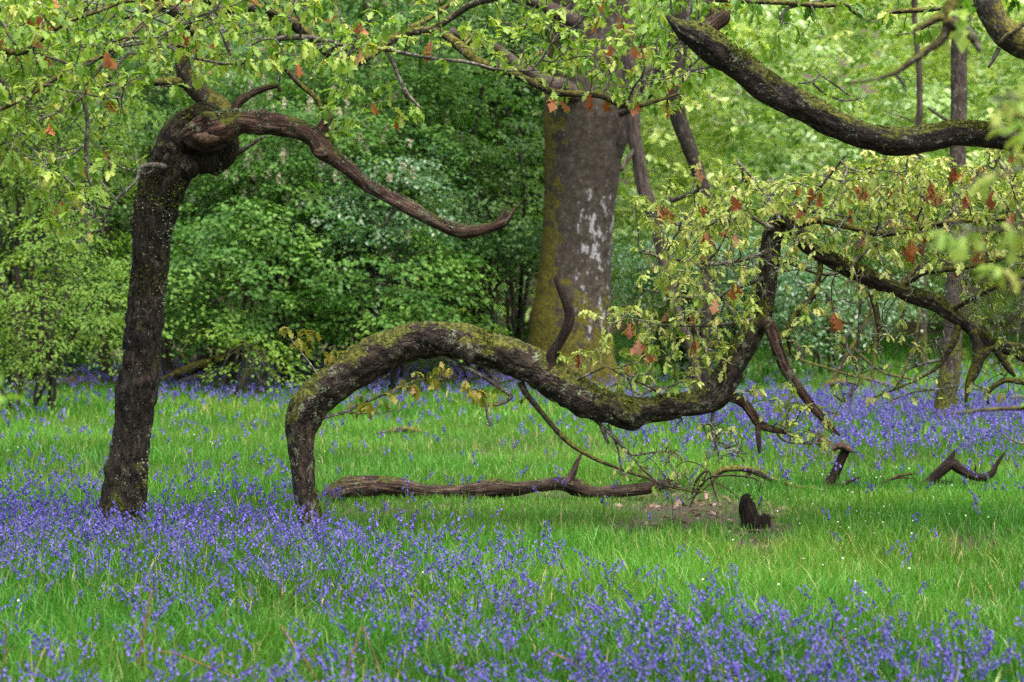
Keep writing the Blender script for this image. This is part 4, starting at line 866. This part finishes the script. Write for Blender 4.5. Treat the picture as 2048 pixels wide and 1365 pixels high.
def bells(X, Y):
    px, py = proj(X, Y, 0); hy = HZ + (py - HZ) * .83
    top = np.interp(px, YT[:, 0], YT[:, 1]); d = hy - top
    a = np.clip((d + 75) / 150, 0, 1) ** 1.3
    mid = np.clip((d - 170) / 80, 0, 1) * np.clip((1285 - hy) / 30, 0, 1)
    a = a * (1 - .45 * mid)
    nz = noise2(X, Y, .9, 41) * .5 + noise2(X, Y, 2.6, 42) * .5
    a = a * np.clip(.52 + 1.0 * nz + .5 * np.clip((hy - 1275) / 25, 0, 1) * np.clip((1800 - px) / 200, 0, 1) * np.clip((px - 200) / 200, 0, 1), .05, 1.2)
    far = np.clip((px - 1050) / 550, 0, 1) * np.clip((hy - 745) / 40, 0, 1) * np.clip((930 - hy) / 120, 0, 1)
    far = far * np.clip(.75 + .6 * nz, .1, 1.2)
    sh = .22 * np.clip((hy - 690) / 30, 0, 1) * np.clip((805 - hy) / 50, 0, 1) * (px < 1250) * np.clip(.7 + 1.1 * nz, 0, 1)
    sp = .012 + .05 * np.clip(nz + .1, 0, 1) * (hy < 1000)
    return np.maximum.reduce([a, far * .5, sh, sp + 0 * a])

def short(X, Y):
    px, py = proj(X, Y, 0)
    a = np.clip((px - 630) / 40, 0, 1) * np.clip((2030 - px) / 60, 0, 1) * np.clip((py - 975) / 12, 0, 1) * np.clip((1075 - py) / 40, 0, 1) * np.where(px > 1450, .45, 1.)
    return np.clip(np.maximum(a, bare(X, Y) * 1.2), 0, 1)
def grass_band(mb, n, y0, y1, g, hmin, hmax, wid, lev):
    X, Y = ground_pts(n, y0, y1, g)
    keep = g.random(n) > bare(X, Y) * .93
    cl = noise2(X, Y, 3., 61); keep &= g.random(n) < .8 + .5 * cl
    X = X[keep]; Y = Y[keep]; n = len(X)
    z = gz(X, Y); bl = bells(X, Y)
    ht = g.uniform(hmin, hmax, n) * (.8 + .35 * noise2(X, Y, 1.4, 62)) * np.where(g.random(n) < .08, 1.35, 1)
    ang = g.uniform(0, 2 * np.pi, n); lean = g.beta(1.6, 2.2, n) * .95
    dx = np.cos(ang); dy = np.sin(ang); ph = g.uniform(0, 2 * np.pi, n)
    w = wid * g.uniform(.6, 1.3, n) * np.where((bl > .4) & (g.random(n) < .5), 1.5, 1.)
    rn = np.clip(.15 + .6 * g.random(n) + .34 * noise2(X, Y, .7, 63) - .26 * np.clip(bl, 0, 1), 0, .92)
    ht = ht * (1 - .6 * short(X, Y)); st = g.random(n) < .035 + .06 * np.clip(noise2(X, Y, 1.1, 66), 0, 1) + .12 * bare(X, Y); rn[st] = g.uniform(.94, 1, st.sum())
    B = np.stack([X, Y, z - .01], 1); T = np.stack([dx, dy, 0 * dx], 1); S = np.stack([np.cos(ph), np.sin(ph), 0 * ph], 1)
    V = []; ts = [0, .4, .75, 1.] if lev == 3 else [0, .55, 1.]
    for t in ts:
        c = B + T * (lean * ht * t ** 1.9)[:, None] + np.array([0, 0, 1.]) * (ht * (t - .42 * lean * t ** 2.4))[:, None]
        if t < 1: V += [c - S * (w * (1 - .5 * t) / 2)[:, None], c + S * (w * (1 - .5 * t) / 2)[:, None]]
        else: V += [c]
    k = len(V); V = np.stack(V, 1).reshape(-1, 3); o = (np.arange(n) * k)[:, None]
    Qs = [np.array([2 * i, 2 * i + 1, 2 * i + 3, 2 * i + 2])[None] + o for i in range(len(ts) - 2)]
    Tt = np.array([k - 3, k - 2, k - 1])[None] + o
    mb.add(V, Qs + [Tt], rnd=np.repeat(rn, k))
gg = np.random.default_rng(301); mb = MB()
grass_band(mb, 120000, 6.6, 12, gg, .13, .28, .0050, 3)
grass_band(mb, 140000, 12, 17.5, gg, .11, .23, .0056, 3)
grass_band(mb, 110000, 17.5, 25, gg, .10, .21, .008, 2)
grass_band(mb, 70000, 25, 36, gg, .12, .24, .016, 2)
grass_band(mb, 40000, 36, 62, gg, .14, .30, .035, 2)
o = part('grass', mb, M['grass']); tag(o, 'fresh green meadow grass', 'grass', kind='stuff')

# leaf litter
X, Y = ground_pts(90000, 10, 40, gg, .8); k = gg.random(len(X)) < (.004 + bare(X, Y) * .34) * np.where(Y > 20, .6, 1); X = X[k]; Y = Y[k]; n = len(X)
mb = MB(); up = np.array([0, 0, 1.]) + .7 * rdir(n, gg); place(mb, OAKC, np.stack([X, Y, gz(X, Y) + .012], 1), rdir(n, gg) * np.array([1, 1, .3]), up, gg.uniform(.04, .09, n), gg.random(n))
o = part('leaf_litter', mb, M['litter']); tag(o, 'dry brown oak leaves strewn over the bare patches', 'leaf litter', kind='stuff')

# bluebells
def bell_plant(seed, lod):
    g = np.random.default_rng(seed)
    h = g.uniform(.24, .33); n = 7
    t = np.linspace(0, 1, n); ax = np.stack([.06 * t ** 3.2 * (1 + g.uniform(-.5, .6)), 0 * t, h * (t - .16 * t ** 4)], 1)
    st = MB(); tube_fast(st, ax, np.linspace(.0028, .0015, n), 3)
    fl = MB(); nb = {0: 9, 1: 6, 2: 5}[lod]; sgm = {0: 6, 1: 4, 2: 4}[lod]
    for i in range(nb):
        u = .68 + .32 * (i + .5) / nb; c = np.array([np.interp(u, t, ax[:, k]) for k in range(3)])
        side = (g.uniform(-2.2, 2.2)); off = np.array([math.cos(side) * .013, math.sin(side) * .013, .002])
        dn = nrm(np.array([math.cos(side) * .5, math.sin(side) * .5, -1 + 1.0 * (i / nb) ** 3])); a = nrm(np.cross(dn, [.3, .9, .2])); b = np.cross(dn, a)
        s = g.uniform(.8, 1.05) * (.63 if lod == 0 else .9 if lod == 1 else 1.15) * (1 - .35 * (i / nb) ** 2)
        rings = ((0, .0022), (.004, .0052), (.013, .0062), (.0175, .0118)) if lod == 0 else ((0, .003), (.008, .0062), (.018, .011))
        th = np.linspace(0, 2 * np.pi, sgm, endpoint=False)
        V = np.concatenate([c + off + dn * (z * s) + (r * s) * (np.cos(th)[:, None] * a + np.sin(th)[:, None] * b) for z, r in rings])
        j = np.arange(sgm); j2 = (j + 1) % sgm
        Q = [np.stack([q * sgm + j, q * sgm + j2, (q + 1) * sgm + j2, (q + 1) * sgm + j], 1) for q in range(len(rings) - 1)]
        fl.add(V, Q, rnd=g.random() * .9 + .05)
    lv = MB()
    if lod == 0:
        for i in range(4):
            an = g.uniform(0, 6.28); L = g.uniform(.14, .24); tt = np.linspace(0, 1, 5)
            cx = np.stack([math.cos(an) * L * .75 * tt ** 1.5, math.sin(an) * L * .75 * tt ** 1.5, L * (tt - .55 * tt ** 2.4)], 1); sd = np.array([-math.sin(an), math.cos(an), 0]) * .0055
            w = np.array([.7, 1, 1, .7, .05])[:, None]
            V = np.concatenate([cx - sd * w, cx + sd * w]); j = np.arange(4); lv.add(V, [np.stack([j, j + 1, j + 6, j + 5], 1)], rnd=.12)
    return st, fl, lv
def stack(mbx): return np.concatenate(mbx.V), [f for f, _ in mbx.F], np.concatenate(mbx.rnd)
gb = np.random.default_rng(401)
X, Y = ground_pts(300000, 7.0, 38, gb, 1.5)
area = .2276 * (38 ** 2 - 7 ** 2) + 2 * 1.5 * 30
dens = 300000 / area
peak = np.interp(Y, [8, 13, 20, 34], [175, 205, 150, 110])
k = gb.random(len(X)) < bells(X, Y) * peak / dens * (1 - .9 * bare(X, Y) * (Y < 30)); X = X[k]; Y = Y[k]
order = np.argsort(Y); X = X[order]; Y = Y[order]; Z = gz(X, Y)
hpx, hpy = proj(X, Y, Z + .24); hbx, hby = proj(X, Y, Z + .12)
vis = np.where((hpx > 12) & (hpx < 2036) & (hpy < 1352))[0][:300]
rest = np.setdiff1d(np.arange(len(X)), vis)
protos = []
for i in range(6):
    st, fl, lv = bell_plant(600 + i, 0)
    protos.append((st.mesh('stem', M['bellstem']), fl.mesh('flower_head', M['bell']), lv.mesh('leaf', M['grass'])))
lab = 'violet bluebell plant in flower in the soft-focus drift nearest the camera along the bottom edge'
proto_things = []
for i in range(6):
    t_ = thing('bluebell', lab, 'flower', (0, 0, 0), 'bluebells along the bottom edge')
    for nm, me in zip(('stem', 'flower_head', 'leaf'), protos[i]):
        c = bpy.data.objects.new(nm, me); COL.objects.link(c); c.parent = t_
    proto_things.append(t_)
kids_of = {t_: [c for c in bpy.data.objects if c.parent == t_] for t_ in proto_things}
for j, ix in enumerate(vis):
    src = proto_things[j % 6]
    if j < 6: t_ = src
    else:
        t_ = src.copy(); COL.objects.link(t_)
        for c in kids_of[src]:
            d = c.copy(); COL.objects.link(d); d.parent = t_
    t_.location = (X[ix], Y[ix], Z[ix]); t_.rotation_euler = (gb.normal(0, .1), gb.normal(0, .1), gb.uniform(0, 6.28)); s_ = gb.uniform(.85, 1.2); t_.scale = (s_, s_, s_)
mb = MB()
for lod, sel in ((0, rest[Y[rest] < 12.5]), (1, rest[(Y[rest] >= 12.5) & (Y[rest] < 20)]), (2, rest[Y[rest] >= 20])):
    for v in range(5):
        q = sel[v::5]
        if not len(q): continue
        st, fl, lv = bell_plant(700 + v + lod * 10, lod)
        an = gb.uniform(0, 6.28, len(q)); sc = gb.uniform(.8, 1.2, len(q)); hue = gb.uniform(-.2, .2, len(q)); tx = gb.normal(0, .07, (len(q), 2))
        for mi, part_ in ((0, fl), (1, st)) + (((2, lv),) if lod == 0 else ()):
            V, Fs, rn = stack(part_); c, s_ = np.cos(an), np.sin(an)
            W = np.empty((len(q), len(V), 3)); zz = V[None, :, 2]
            W[..., 0] = X[q, None] + sc[:, None] * (c[:, None] * V[None, :, 0] - s_[:, None] * V[None, :, 1] + zz * tx[:, :1]); W[..., 1] = Y[q, None] + sc[:, None] * (s_[:, None] * V[None, :, 0] + c[:, None] * V[None, :, 1] + zz * tx[:, 1:]); W[..., 2] = Z[q, None] + sc[:, None] * zz
            o_ = (np.arange(len(q)) * len(V))[:, None, None]
            mb.add(W.reshape(-1, 3), [(f[None] + o_).reshape(-1, f.shape[1]) for f in Fs], rnd=np.clip(rn[None] + hue[:, None], 0, 1).ravel(), mat=mi)
o = part('bluebells', mb, [M['bell'], M['bellstem'], M['grass']]); tag(o, 'bluebells carpeting the wood floor in violet drifts', 'bluebells', kind='stuff')
print('bluebells', len(X))

# tiny white flowers
X, Y = ground_pts(2600, 9, 30, gb, .5); px, py = proj(X, Y, .12); k = gb.random(len(X)) < .03 + .5 * bump_(px, py, 1700, 1040, 220, 120) + .25 * bump_(px, py, 1500, 1290, 300, 40) + .2 * bump_(px, py, 450, 900, 250, 80)
X = X[k]; Y = Y[k]; n = len(X); mb = MB(); an = gb.uniform(0, 6.28, n)
C = np.stack([X, Y, gz(X, Y) + gb.uniform(.10, .19, n)], 1); up = nrm(np.array([0, -.5, .9]) + .4 * rdir(n, gb))
e = nrm(np.cross(up, [1, 0, .1])); f_ = np.cross(up, e)
for i in range(5):
    a_ = an + i * 1.2566; place(mb, HEX, C, e * np.cos(a_)[:, None] + f_ * np.sin(a_)[:, None] + up * .15, up, .006, .5)
o = part('white_flowers', mb, M['white']); tag(o, 'tiny white starry flowers dotted through the grass', 'flowers', kind='stuff')

# ferns and bracken stalks
def fern(label, px, py, n, L, seed):
    g = np.random.default_rng(seed); Y = CH * F / (py - HZ); X = (px - 1024) / F * Y; z0 = gz1(X, Y)
    o = thing('fern', label, 'fern', (X, Y, z0), 'young ferns in the bluebells')
    for i in range(n):
        an = g.uniform(0, 6.28); h = g.uniform(.8, 1.15) * L; t = np.linspace(0, 1, 16)
        ax = np.stack([X + math.cos(an) * h * .55 * t ** 1.6, Y + math.sin(an) * h * .55 * t ** 1.6, z0 + h * (1.1 * t - .3 * t ** 2.6)], 1)
        m = MB(); tube_fast(m, ax, np.linspace(.004, .0012, 16), 4, rnd=.2)
        T = nrm(np.gradient(ax, axis=0)); S = nrm(np.cross(T, [0, 0, 1.]))
        for s in (-1, 1):
            for k in range(4, 16):
                ln = h * .32 * math.sin(math.pi * (k - 3) / 13.5) ** .8 + .02; d = nrm(S[k] * s + T[k] * .35)
                u = np.linspace(.12, 1, 7); pos = ax[k] + d * (u * ln)[:, None] + np.array([0, 0, -.12]) * (ln * u ** 2)[:, None]
                for s2 in (-1, 1): place(m, HEXN, pos, np.tile(T[k] * s2 + d * .4, (7, 1)), np.tile(np.cross(S[k], T[k]), (7, 1)) + .2 * rdir(7, g), ln * .2 * (1.1 - u) + .004, g.random() * .8 + .1)
        part('frond', m, M['fern'], o)
    return o
BS = [('tall dark red bracken stalk standing upright at lower left', [(270, 1390, 5.6), (280, 1310, 5.0), (292, 1240, 4.3), (304, 1180, 2.5)], 8.6), ('pale orange bracken stalk lying aslant in the bottom left bluebells', [(310, 1302, 1.9), (350, 1308, 3.7), (400, 1328, 4.3), (460, 1352, 4.3), (520, 1380, 3.7)], 8.4), ('straight brown bracken stalk sloping down below the drift centre left', [(563, 1255, 3.1), (585, 1288, 4.3), (615, 1330, 4.3), (650, 1385, 4.3)], 8.4), ('short brown bracken stalk beside the sloping centre left stalk', [(500, 1340, 2.5), (510, 1355, 3.7), (530, 1385, 3.7)], 8.2), ('thin bracken stalk crossing another at bottom centre left', [(722, 1255, 2.5), (708, 1300, 3.7), (690, 1350, 3.7), (680, 1385, 3.7)], 8.3), ('thin bracken stalk leaning left at bottom centre', [(725, 1252, 2.5), (740, 1290, 3.1), (755, 1330, 3.7), (765, 1385, 3.7)], 8.4), ('orange bracken stalk sloping down right of centre at the bottom', [(1092, 1302, 3.1), (1130, 1318, 4.3), (1175, 1342, 5.0), (1230, 1380, 5.0)], 8.3), ('upright red-brown bracken stalk at the bottom right', [(1700, 1385, 4.3), (1700, 1330, 3.7), (1690, 1290, 3.7), (1676, 1268, 1.9)], 8.5), ('forked bracken stalk next to the upright one at the bottom right', [(1712, 1390, 3.7), (1722, 1330, 3.1), (1735, 1290, 2.5), (1740, 1265, 1.2)], 8.6), ('bent brown bracken stalk just left of the bottom centre', [(900, 1330, 1.9), (925, 1335, 3.7), (930, 1352, 3.7), (915, 1390, 3.7)], 8.2), ('slim straight bracken stalk in the right part of the drift', [(1635, 1390, 3.1), (1642, 1320, 3.1), (1648, 1262, 1.9)], 8.7), ('small red bracken tip at the left bottom edge', [(6, 1390, 4.3), (10, 1310, 3.7), (13, 1245, 2.5)], 8.6)]
for lab, l, Y in BS:
    b = P(l[0][0], l[0][1], Y); o = thing('bracken_stalk', lab, 'bracken stalk', b, 'dead bracken stalks')
    m = MB(); q, rr = pl(l, Y); tube(m, q, rr, 7, .02, amp=.08, seed=int(l[0][0]) % 50); part('stalk', m, M['bracken'], o)
    i = len(q) // 2; m = MB(); e_ = q[i] + np.array([random.uniform(-.07, .07), random.uniform(-.04, .04), .06]); tube(m, [q[i], (q[i] + e_) / 2 + np.array([.01, 0, 0]), e_], [rr[i] * .6, rr[i] * .4, .001], 5, .02, amp=.05); part('side_stalk', m, M['bracken'], o)

# ================================================================== LIGHT
w = bpy.data.worlds.new('World'); SC.world = w; w.use_nodes = True; t = w.node_tree
bg = t.nodes['Background']
EL, RO = math.radians(66), math.radians(150)
sk = nd(t, 'ShaderNodeTexSky', sky_type='NISHITA', sun_disc=False, sun_elevation=EL, sun_rotation=RO, air_density=1.0, dust_density=5.0, ozone_density=1.)
t.links.new(sk.outputs[0], bg.inputs[0]); bg.inputs[1].default_value = .115
sl = bpy.data.lights.new('sun', 'SUN'); sl.energy = 2.2; sl.angle = math.radians(75); sl.color = (1, .96, .88)
so = bpy.data.objects.new('sun', sl); COL.objects.link(so)
d = np.array([math.sin(RO) * math.cos(EL), math.cos(RO) * math.cos(EL), math.sin(EL)])
import mathutils
so.rotation_euler = mathutils.Vector(d).to_track_quat('Z', 'Y').to_euler(); so.location = (0, 0, 30)
vs = SC.view_settings
SC.display_settings.display_device = 'sRGB'
vs.view_transform = 'Standard'; vs.look = 'None'; vs.gamma = 1; vs.use_curve_mapping = False; vs.exposure = 1.45
SC.cycles.use_denoising = False; SC.cycles.max_bounces = 8; SC.cycles.diffuse_bounces = 4; SC.cycles.transmission_bounces = 4; SC.cycles.caustics_reflective = False; SC.cycles.caustics_refractive = False
SC.render.film_transparent = False
